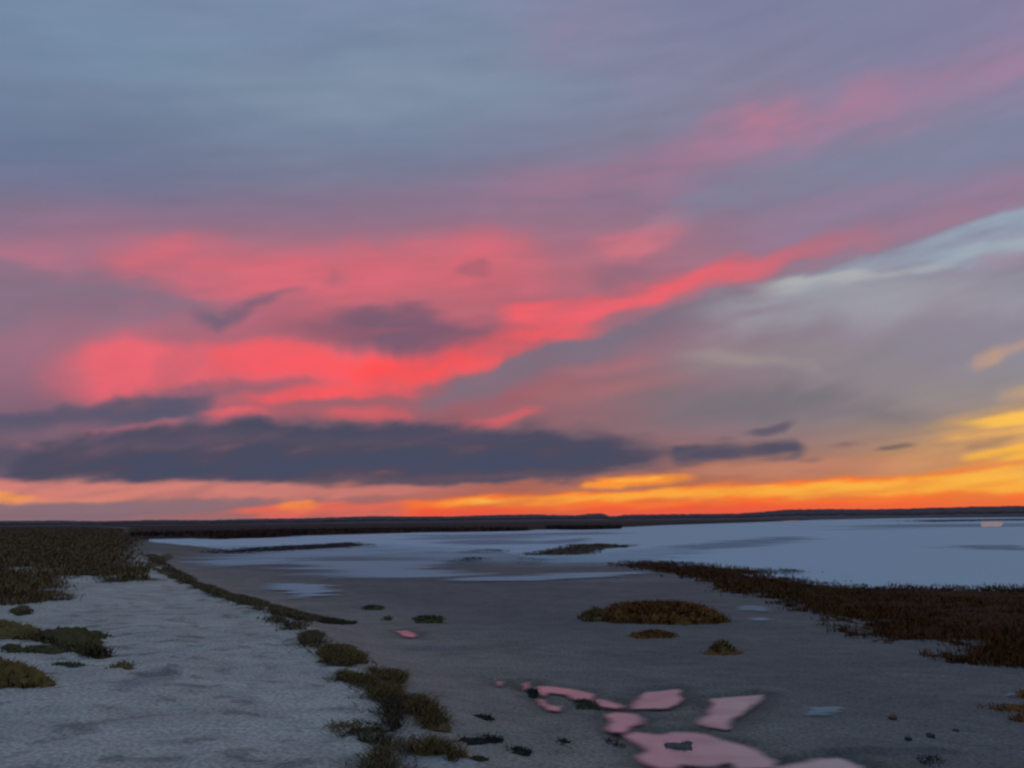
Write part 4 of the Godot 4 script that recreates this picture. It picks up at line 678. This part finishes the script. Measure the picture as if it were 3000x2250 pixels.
func meadow(called: String, label: String, outline: Array, count: int, h0: float, h1: float, key: String, holes: Array, gold: Array, lie := 1.5) -> void:
	var poly := PackedVector2Array(outline)
	var az0 := 1e9
	var az1 := -1e9
	var d0 := 1e9
	var d1 := 0.0
	for p in poly:
		var az := atan2(p.x, -p.y)
		az0 = minf(az0, az)
		az1 = maxf(az1, az)
		d0 = minf(d0, p.length())
		d1 = maxf(d1, p.length())
	var made := 0
	while made < count:
		var az := rng.randf_range(az0, az1)
		var d := d0 * pow(d1 / d0, rng.randf())   # sparser and broader with distance
		var p := Vector2(sin(az), -cos(az)) * d
		made += 1
		var jit := Vector2(mottle.get_noise_2d(p.x * 3.0, p.y * 3.0), mottle.get_noise_2d(p.y * 3.0 + 50.0, p.x * 3.0)) * minf(d * 0.04, 1.6) + Vector2(rng.randfn(0.0, 1.0), rng.randfn(0.0, 1.0)) * minf(d * 0.012, 0.5)
		if not Geometry2D.is_point_in_polygon(p + jit, poly):
			continue
		var skip := false
		for hole in holes:
			if Geometry2D.is_point_in_polygon(p + jit, PackedVector2Array(hole)):
				skip = true
		if skip and rng.randf() < 0.85:
			continue
		var tint: Array = TINTS[key]
		for gl in gold:
			if Geometry2D.is_point_in_polygon(p + jit * 2.0, PackedVector2Array(gl)) and rng.randf() < 0.75:
				tint = TINTS["marsh_gold"]
		var clump := 0.5 + 0.5 * mottle.get_noise_2d(p.x * 0.9, p.y * 0.9)
		strand(Vector3(p.x, land(p.x, p.y) - 0.02, p.y), lerpf(h0, h1, clampf(clump + rng.randf_range(-0.3, 0.3), 0.0, 1.0)), maxf(0.006, d * 0.0010), rng.randf_range(0.2, lie), rng.randf() * TAU, tint_of(tint) * (0.85 + 0.3 * clump))
	var o := put(called, strands_done(), grass_mat)
	tag(o, label, "", "", "stuff")

func bank(called: String, label: String, outline: Array, cell: float, height: float, key: String) -> void:   # the peat or sand that the grass grows from
	var o := put(called, heap_mesh(PackedVector2Array(outline), cell, height, TINTS[key]), heap_mat)
	tag(o, label, "", "", "structure")

func make_hills() -> void:
	var st := SurfaceTool.new()
	st.begin(Mesh.PRIMITIVE_TRIANGLES)
	var rows := []
	for c in CREST:
		var a := deg_to_rad(c.x)
		var dir := Vector3(sin(a), 0, -cos(a))
		var top := maxf(c.z - 3.2, 0.6)
		rows.append([dir * (c.y - 110.0) + Vector3.UP * -0.3, dir * (c.y - 60.0) + Vector3.UP * top * 0.55, dir * c.y + Vector3.UP * top, dir * (c.y + 120.0) + Vector3.UP * top * 0.9, dir * (c.y + 260.0) + Vector3.UP * -0.3])
	for i in rows.size() - 1:
		for k in 4:
			for p in [rows[i][k], rows[i][k + 1], rows[i + 1][k], rows[i + 1][k], rows[i][k + 1], rows[i + 1][k + 1]]:
				st.set_smooth_group(0)
				st.add_vertex(p)
	st.index()
	st.generate_normals()
	var m := StandardMaterial3D.new()
	m.albedo_color = Color(0.12, 0.10, 0.095).linear_to_srgb()
	m.roughness = 1.0
	m.metallic_specular = 0.1
	tag(put("far_hills", st.commit(), m), "low dark wooded hills along the horizon", "", "", "structure")
	# crowns of the far wood
	var ball := SphereMesh.new()
	ball.radius = 1.0
	ball.height = 2.0
	ball.radial_segments = 7
	ball.rings = 4
	var mm := MultiMesh.new()
	mm.transform_format = MultiMesh.TRANSFORM_3D
	mm.mesh = ball
	var at: Array[Transform3D] = []
	for i in CREST.size() - 1:
		var a: Vector3 = CREST[i]
		var b: Vector3 = CREST[i + 1]
		var n := int(absf(b.x - a.x) * 17.0 * 5.0)
		for k in n:
			var t := rng.randf()
			var az := deg_to_rad(lerpf(a.x, b.x, t))
			var back := rng.randf_range(-70.0, 60.0)
			var crest := lerpf(a.z, b.z, t)
			var top := maxf(crest - 3.2, 0.6)
			var ground := lerpf(top, top * 0.45, clampf(-back / 70.0, 0.0, 1.0))
			var d := lerpf(a.y, b.y, t) + back
			var w := rng.randf_range(2.5, 5.0)
			var hgt := rng.randf_range(1.2, 2.1)
			at.append(Transform3D(Basis.from_euler(Vector3(0, rng.randf() * TAU, 0)).scaled(Vector3(w, hgt, w)), Vector3(sin(az) * d, ground + hgt * 0.55, -cos(az) * d)))
	mm.instance_count = at.size()
	for k in at.size():
		mm.set_instance_transform(k, at[k])
	var wm := StandardMaterial3D.new()
	wm.albedo_color = Color(0.115, 0.095, 0.09).linear_to_srgb()
	wm.roughness = 1.0
	wm.metallic_specular = 0.1
	var w := MultiMeshInstance3D.new()
	w.name = "far_wood"
	w.multimesh = mm
	w.material_override = wm
	add_child(w)
	tag(w, "dark line of woods on the far shore", "", "", "stuff")

func make_pebble(p: Array) -> void:
	var st := SurfaceTool.new()
	var ball := SphereMesh.new()
	var r: float = p[1]
	ball.radius = r
	ball.height = r * 1.3
	ball.radial_segments = 12
	ball.rings = 7
	st.create_from(ball, 0)
	var mdt := MeshDataTool.new()
	mdt.create_from_surface(st.commit(), 0)
	for i in mdt.get_vertex_count():
		var v := mdt.get_vertex(i)
		mdt.set_vertex(i, v * (1.0 + rough.get_noise_3d(v.x * 30.0 / r * 0.05 + p[0].x * 9.0, v.y * 30.0 / r * 0.05, v.z * 30.0 / r * 0.05) * 0.5))
	var m := ArrayMesh.new()
	mdt.commit_to_surface(m)
	st = SurfaceTool.new()
	st.create_from(m, 0)
	st.generate_normals()
	var mat := StandardMaterial3D.new()
	mat.albedo_color = (Color(0.17, 0.085, 0.055) if p[2] == "rust" else Color(0.06, 0.06, 0.062)).linear_to_srgb()
	mat.roughness = 0.8
	var o := put("beach_stone", st.commit(), mat)
	o.position = Vector3(p[0].x, FLAT + r * 0.3, p[0].y)
	o.rotation.y = rng.randf() * TAU
	tag(o, p[3], "stone", "stones scattered on the mud")


func smooth(a: float, b: float, v: float) -> float:
	var t := clampf((v - a) / (b - a), 0.0, 1.0)
	return t * t * (3.0 - 2.0 * t)

func dusk(az: float, el: float) -> Vector3:   # unseen sky: dim blue grey, brighter overhead to light the ground, warm towards sunset
	var away := absf(wrapf(az - SUN_AZ, -180.0, 180.0))
	var warm := exp(-pow(away / 38.0, 2.0))
	var low := exp(-maxf(el, 0.0) / 5.0)
	var c := Vector3(82, 96, 116).lerp(Vector3(128, 150, 176), smooth(8.0, 60.0, el))
	c = c.lerp(Vector3(160, 140, 146), warm * exp(-maxf(el, 0.0) / 16.0) * 0.8)
	return c.lerp(Vector3(248, 150, 66), warm * low)

func make_sky() -> Image:
	var n := FastNoiseLite.new()
	n.seed = 7
	n.frequency = 0.02
	n.fractal_octaves = 4
	var small := Image.create_empty(384, 192, false, Image.FORMAT_RGBF)
	for j in 192:
		var el := 90.0 - (j + 0.5) / 192.0 * 180.0
		for i in 384:
			var az := (i + 0.5) / 384.0 * 360.0 - 180.0
			var c := dusk(az, maxf(el, 0.0))
			var k := n.get_noise_3d(sin(deg_to_rad(az)) * 60.0, maxf(el, 0.0) * 2.2, cos(deg_to_rad(az)) * 60.0)
			c += (Vector3(14, 12, 14) if k > 0.0 else Vector3(10, 11, 13)) * k
			small.set_pixel(i, j, Color(c.x / 255.0, c.y / 255.0, c.z / 255.0))
	small.resize(SKY_W, SKY_H, Image.INTERPOLATE_CUBIC)
	# the western sky in front of the shore, finer
	var w := int(AZ * 2.0 / 360.0 * SKY_W)
	var hgt := int((EL_TOP - EL_LOW) / 180.0 * SKY_H)
	var grid := Image.create_empty(8, 12, false, Image.FORMAT_RGBF)
	for j in 12:
		for i in 8:
			var c: Vector3 = SKY_GRID[j][i]
			grid.set_pixel(i, j, Color(c.x, c.y, c.z))
	grid.resize(w, hgt, Image.INTERPOLATE_CUBIC)
	var buf := PackedVector3Array()
	buf.resize(w * hgt)
	for j in hgt:
		for i in w:
			var c := grid.get_pixel(i, j)
			buf[j * w + i] = Vector3(c.r, c.g, c.b)
	var pe := (EL_TOP - EL_LOW) / hgt
	var pa := AZ * 2.0 / w
	n.frequency = 0.035
	n.fractal_octaves = 5
	var lift := PackedFloat32Array()   # ragged cloud edges: each direction looks up the ribbons a little higher or lower
	lift.resize(w * hgt)
	for j in hgt:
		var el := EL_TOP - (j + 0.5) * pe
		var amp := lerpf(0.45, 0.95, smooth(2.0, 20.0, el))
		for i in w:
			var az := -AZ + (i + 0.5) * pa
			var stretch := lerpf(7.0, 3.0, smooth(1.0, 14.0, el))
			lift[j * w + i] = n.get_noise_2d(az * 2.2, (el - az * 0.18 * smooth(3.0, 14.0, el)) * stretch) * amp
	var body := PackedFloat32Array()   # thin and thick places inside the clouds
	body.resize(w * hgt)
	n.seed = 15
	n.frequency = 0.05
	for j in hgt:
		var el := EL_TOP - (j + 0.5) * pe
		for i in w:
			var az := -AZ + (i + 0.5) * pa
			body[j * w + i] = minf(0.0, n.get_noise_2d(az * 1.4 + 300.0, (el - az * 0.2) * 4.0) * 0.9 - 0.02)
	var fray := PackedFloat32Array()   # torn cloud rims, fine and drawn out along the wind
	var wisp := PackedFloat32Array()
	fray.resize(w * hgt)
	wisp.resize(w * hgt)
	n.seed = 33
	n.frequency = 0.11
	for j in hgt:
		var el := EL_TOP - (j + 0.5) * pe
		var high := smooth(1.5, 14.0, el)
		for i in w:
			var az := -AZ + (i + 0.5) * pa
			var tilt := el - (az + 15.0 * exp(-pow((az + 10.0) / 22.0, 2.0))) * 0.11
			fray[j * w + i] = n.get_noise_2d(az * lerpf(1.9, 1.3, high), tilt * lerpf(11.0, 4.5, high)) * lerpf(0.62, 0.8, high)
			wisp[j * w + i] = n.get_noise_2d(az * lerpf(1.1, 0.8, high) + 500.0, tilt * lerpf(9.0, 5.0, high) + 80.0)
	for r in RIBBONS:
		var col: Vector3 = r[0]
		var st: float = r[1]
		var sb: float = r[2]
		var pts: Array = r[3]
		var c0 := maxi(0, int((pts[0][0] + AZ) / pa))
		var c1 := mini(w - 1, int((pts[-1][0] + AZ) / pa) + 1)
		var seg := 0
		for i in range(c0, c1 + 1):
			var az := -AZ + (i + 0.5) * pa
			while seg < pts.size() - 2 and az > pts[seg + 1][0]:
				seg += 1
			var p: Array = pts[seg]
			var q: Array = pts[seg + 1]
			var t := clampf((az - p[0]) / (q[0] - p[0]), 0.0, 1.0)
			var ts := t * t * (3.0 - 2.0 * t)
			t = lerpf(t, ts, 0.5)
			var top := lerpf(p[1], q[1], t)
			var bot := lerpf(p[2], q[2], t)
			var alpha := lerpf(p[3], q[3], t)
			var room := st + sb + 1.2
			var j0 := maxi(0, int((EL_TOP - top - room) / pe))
			var j1 := mini(hgt - 1, int((EL_TOP - bot + room) / pe))
			for j in range(j0, j1 + 1):
				var at := j * w + i
				var el := EL_TOP - (j + 0.5) * pe + lift[at] * minf(1.0, st * 0.9 + 0.15) + fray[at] * minf(1.0, (st + sb) * 0.55 + 0.2)
				var a := alpha * smooth(top + st * 0.85, top - st * 0.75, el) * smooth(bot - sb * 0.85, bot + sb * 0.75, el) * (1.0 + body[at] * minf(1.0, st) + minf(0.0, wisp[at]) * 0.7)
				if a > 0.003:
					buf[at] = buf[at].lerp(col, a)
	for k in w * hgt:   # faint streaks all over
		var s := wisp[k] + body[k] * 0.3
		buf[k] = buf[k] * (1.0 + s * 0.03) + Vector3(4, 1, 2) * fray[k]
	var x0 := int((180.0 - AZ) / 360.0 * SKY_W)
	var y0 := int((90.0 - EL_TOP) / 180.0 * SKY_H)
	for j in hgt:
		var el := EL_TOP - (j + 0.5) * pe
		var fade_el := 1.0 - smooth(37.0, 44.0, el)
		for i in w:
			var az := -AZ + (i + 0.5) * pa
			var k := fade_el * (1.0 - smooth(37.0, 47.5, absf(az)))
			var b := small.get_pixel(x0 + i, y0 + j)
			var c := buf[j * w + i] / 255.0
			small.set_pixel(x0 + i, y0 + j, Color(lerpf(b.r, minf(c.x, 1.0), k), lerpf(b.g, c.y, k), lerpf(b.b, c.z, k)))
	small.convert(Image.FORMAT_RGB8)
	return small

func _ready():
	var cam := Camera3D.new()
	cam.name = "camera"
	cam.fov = 53.06
	cam.far = 4000.0
	cam.near = 0.05
	var lens := CameraAttributesPhysical.new()   # a phone held by hand at dusk: nothing quite sharp
	lens.frustum_focal_length = 24.03
	lens.frustum_focus_distance = 1.3
	lens.frustum_near = 0.05
	lens.frustum_far = 4000.0
	lens.exposure_aperture = 6.5
	cam.attributes = lens
	cam.position = Vector3(0, 1.65, 0)
	cam.rotation_degrees = Vector3(10, 0, -0.5)
	add_child(cam)
	var we := WorldEnvironment.new()
	we.name = "world_environment"
	var env := Environment.new()
	env.background_mode = Environment.BG_SKY
	env.tonemap_mode = Environment.TONE_MAPPER_LINEAR
	env.sky_rotation = Vector3(0, PI, 0)
	env.fog_enabled = true   # damp air over the bay
	env.fog_density = 0.00015
	env.fog_light_color = Color(0.84, 0.82, 0.92)
	env.sdfgi_enabled = true
	env.ssao_enabled = true
	env.ssil_enabled = true
	var sky := Sky.new()
	var pano := PanoramaSkyMaterial.new()
	pano.panorama = ImageTexture.create_from_image(make_sky())
	sky.sky_material = pano
	env.sky = sky
	we.environment = env
	add_child(we)
	var sun := DirectionalLight3D.new()   # the glow of the sun that has just gone, low on the right
	sun.name = "sun"
	sun.light_color = Color(1.0, 0.62, 0.36)
	sun.light_energy = 0.035
	sun.light_angular_distance = 14.0
	sun.shadow_enabled = true
	sun.rotation_degrees = Vector3(-3.5, 180.0 - SUN_AZ, 0)
	add_child(sun)
	rng.seed = 5
	rough.seed = 3
	rough.frequency = 0.5
	rough.fractal_octaves = 3
	mottle.seed = 21
	mottle.frequency = 0.35
	mottle.fractal_octaves = 4
	grass_mat = StandardMaterial3D.new()
	grass_mat.vertex_color_use_as_albedo = true
	grass_mat.roughness = 0.9
	grass_mat.metallic_specular = 0.15
	grass_mat.cull_mode = BaseMaterial3D.CULL_DISABLED
	heap_mat = grass_mat.duplicate()
	heap_mat.cull_mode = BaseMaterial3D.CULL_BACK
	make_ground()
	# tide
	var ripple := StandardMaterial3D.new()
	ripple.albedo_color = Color(0.48, 0.65, 0.75).linear_to_srgb()  # pale blue of the sky reflected in ripples, painted as base colour
	ripple.roughness = 0.5
	ripple.metallic_specular = 0.2
	ripple.uv1_triplanar = true
	ripple.uv1_world_triplanar = true
	ripple.uv1_scale = Vector3(0.12, 0.12, 0.3)
	ripple.heightmap_enabled = true
	ripple.heightmap_scale = 9.0
	ripple.heightmap_texture = grain(19)
	tag(put("bay_water", sheet(WATER, FLAT + 0.015, false), ripple), "pale blue tidal water spreading to the far shore", "", "", "structure")
	var film_mat: StandardMaterial3D = ripple.duplicate()
	film_mat.albedo_color = Color.WHITE
	film_mat.vertex_color_use_as_albedo = true
	film_mat.transparency = BaseMaterial3D.TRANSPARENCY_ALPHA
	for p in POOLS:
		tag(put("tidal_pool_water", film(p[1], FLAT + 0.022 + 0.0015 * POOLS.find(p), p[2]), film_mat), p[0], "tidal pool", "", "structure")
	var still := StandardMaterial3D.new()
	still.albedo_color = Color(0.76, 0.77, 0.79)
	still.metallic = 0.7
	still.roughness = 0.26
	still.vertex_color_use_as_albedo = true
	still.transparency = BaseMaterial3D.TRANSPARENCY_ALPHA
	for p in LANES:
		tag(put("painted_lane_water", film(p[1], FLAT + 0.04 + 0.002 * LANES.find(p), p[2], 0.0, Color(0.29, 0.40, 0.49)), film_mat), p[0], "wind lane", "", "structure")
	for p in PUDDLES:
		tag(put("puddle_water", film(p[1], FLAT - 0.006 - 0.0004 * PUDDLES.find(p), 0.10, 0.97), still), p[0], "puddle", "", "structure")
	var calm: StandardMaterial3D = still.duplicate()
	calm.vertex_color_use_as_albedo = false
	calm.transparency = BaseMaterial3D.TRANSPARENCY_DISABLED
	calm.metallic = 0.85
	calm.roughness = 0.3
	tag(put("glint_water", sheet(GLINT, FLAT + 0.07), calm), "orange patch of calm water mirroring the sky by the far shore", "", "", "structure")
	tag(put("glint_water", sheet(GLINT2, FLAT + 0.07), calm), "dim reddish patch of calm water left of the orange one", "", "", "structure")
	# far shore
	var outer := []
	for k in 13:
		var a := deg_to_rad(lerpf(-75.0, 75.0, k / 12.0))
		outer.append(Vector2(sin(a), -cos(a)) * 1500.0)
	var land_out: Array = outer + FARLAND + [Vector2(-70, -95), Vector2(-240, -110), Vector2(-900, -150)]
	var lm := StandardMaterial3D.new()
	lm.albedo_color = Color(0.055, 0.042, 0.036).linear_to_srgb()
	lm.roughness = 1.0
	lm.metallic_specular = 0.1
	tag(put("far_shore", sheet(land_out, FLAT + 0.06, false), lm), "flat dim marsh land beyond the water", "", "", "structure")
	make_hills()
	# grass
	bank("marsh_ground", "dark peat bank under the right hand marsh", MARSH, 0.3, 0.08, "reed")
	meadow("marsh_grass", "dark red brown salt marsh grass right of the mud flat", MARSH, 150000, 0.06, 0.19, "marsh", [], [MARSH_GOLD, MARSH_GOLD2], 1.4)
	meadow("dune_grass", "olive brown dune grass covering the bank at left", DUNE, 260000, 0.08, 0.28, "dune", [DUNE_HOLE, DUNE_HOLE2], [], 1.1)
	bank("reed_ground", "low mud under the far dark reeds", REED, 2.5, 0.35, "reed")
	meadow("reed_grass", "black strip of reeds across the far left water", REED, 14000, 0.2, 1.1, "reed", [], [])
	meadow("reed_grass", "short dark strip of reeds at the middle of the far shore", REED2, 5000, 0.1, 1.0, "reed", [], [])
	for k in 9000:   # loose bits that join the wrack clumps into one line
		var z := -5.2 * pow(8.0, rng.randf())
		var wander := mottle.get_noise_2d(z * 1.7, 9.0) * 0.45
		var x := wrack_x(z) + wander + rng.randfn(0.0, 0.13)
		if mottle.get_noise_2d(x * 2.2 + 15.0, z * 2.2) < -0.12:
			continue
		var far := Vector2(x, z).length()
		var tint: Array = TINTS["wrack"] if rng.randf() < 0.6 else TINTS["dark_wrack"]
		strand(Vector3(x, land(x, z) + relief(x, z, shore_side(x, z)) + 0.004, z), rng.randf_range(0.05, 0.17), maxf(0.006, far * 0.0010), 1.58 - absf(rng.randfn(0.0, 0.1)), rng.randf() * TAU, tint_of(tint))
	tag(put("wrack_litter", strands_done(), grass_mat), "loose brown bits of wrack strewn along the tide line", "", "", "stuff")
	for h in HEAPS:
		make_heap(h)
	for p in PEBBLES:
		make_pebble(p)
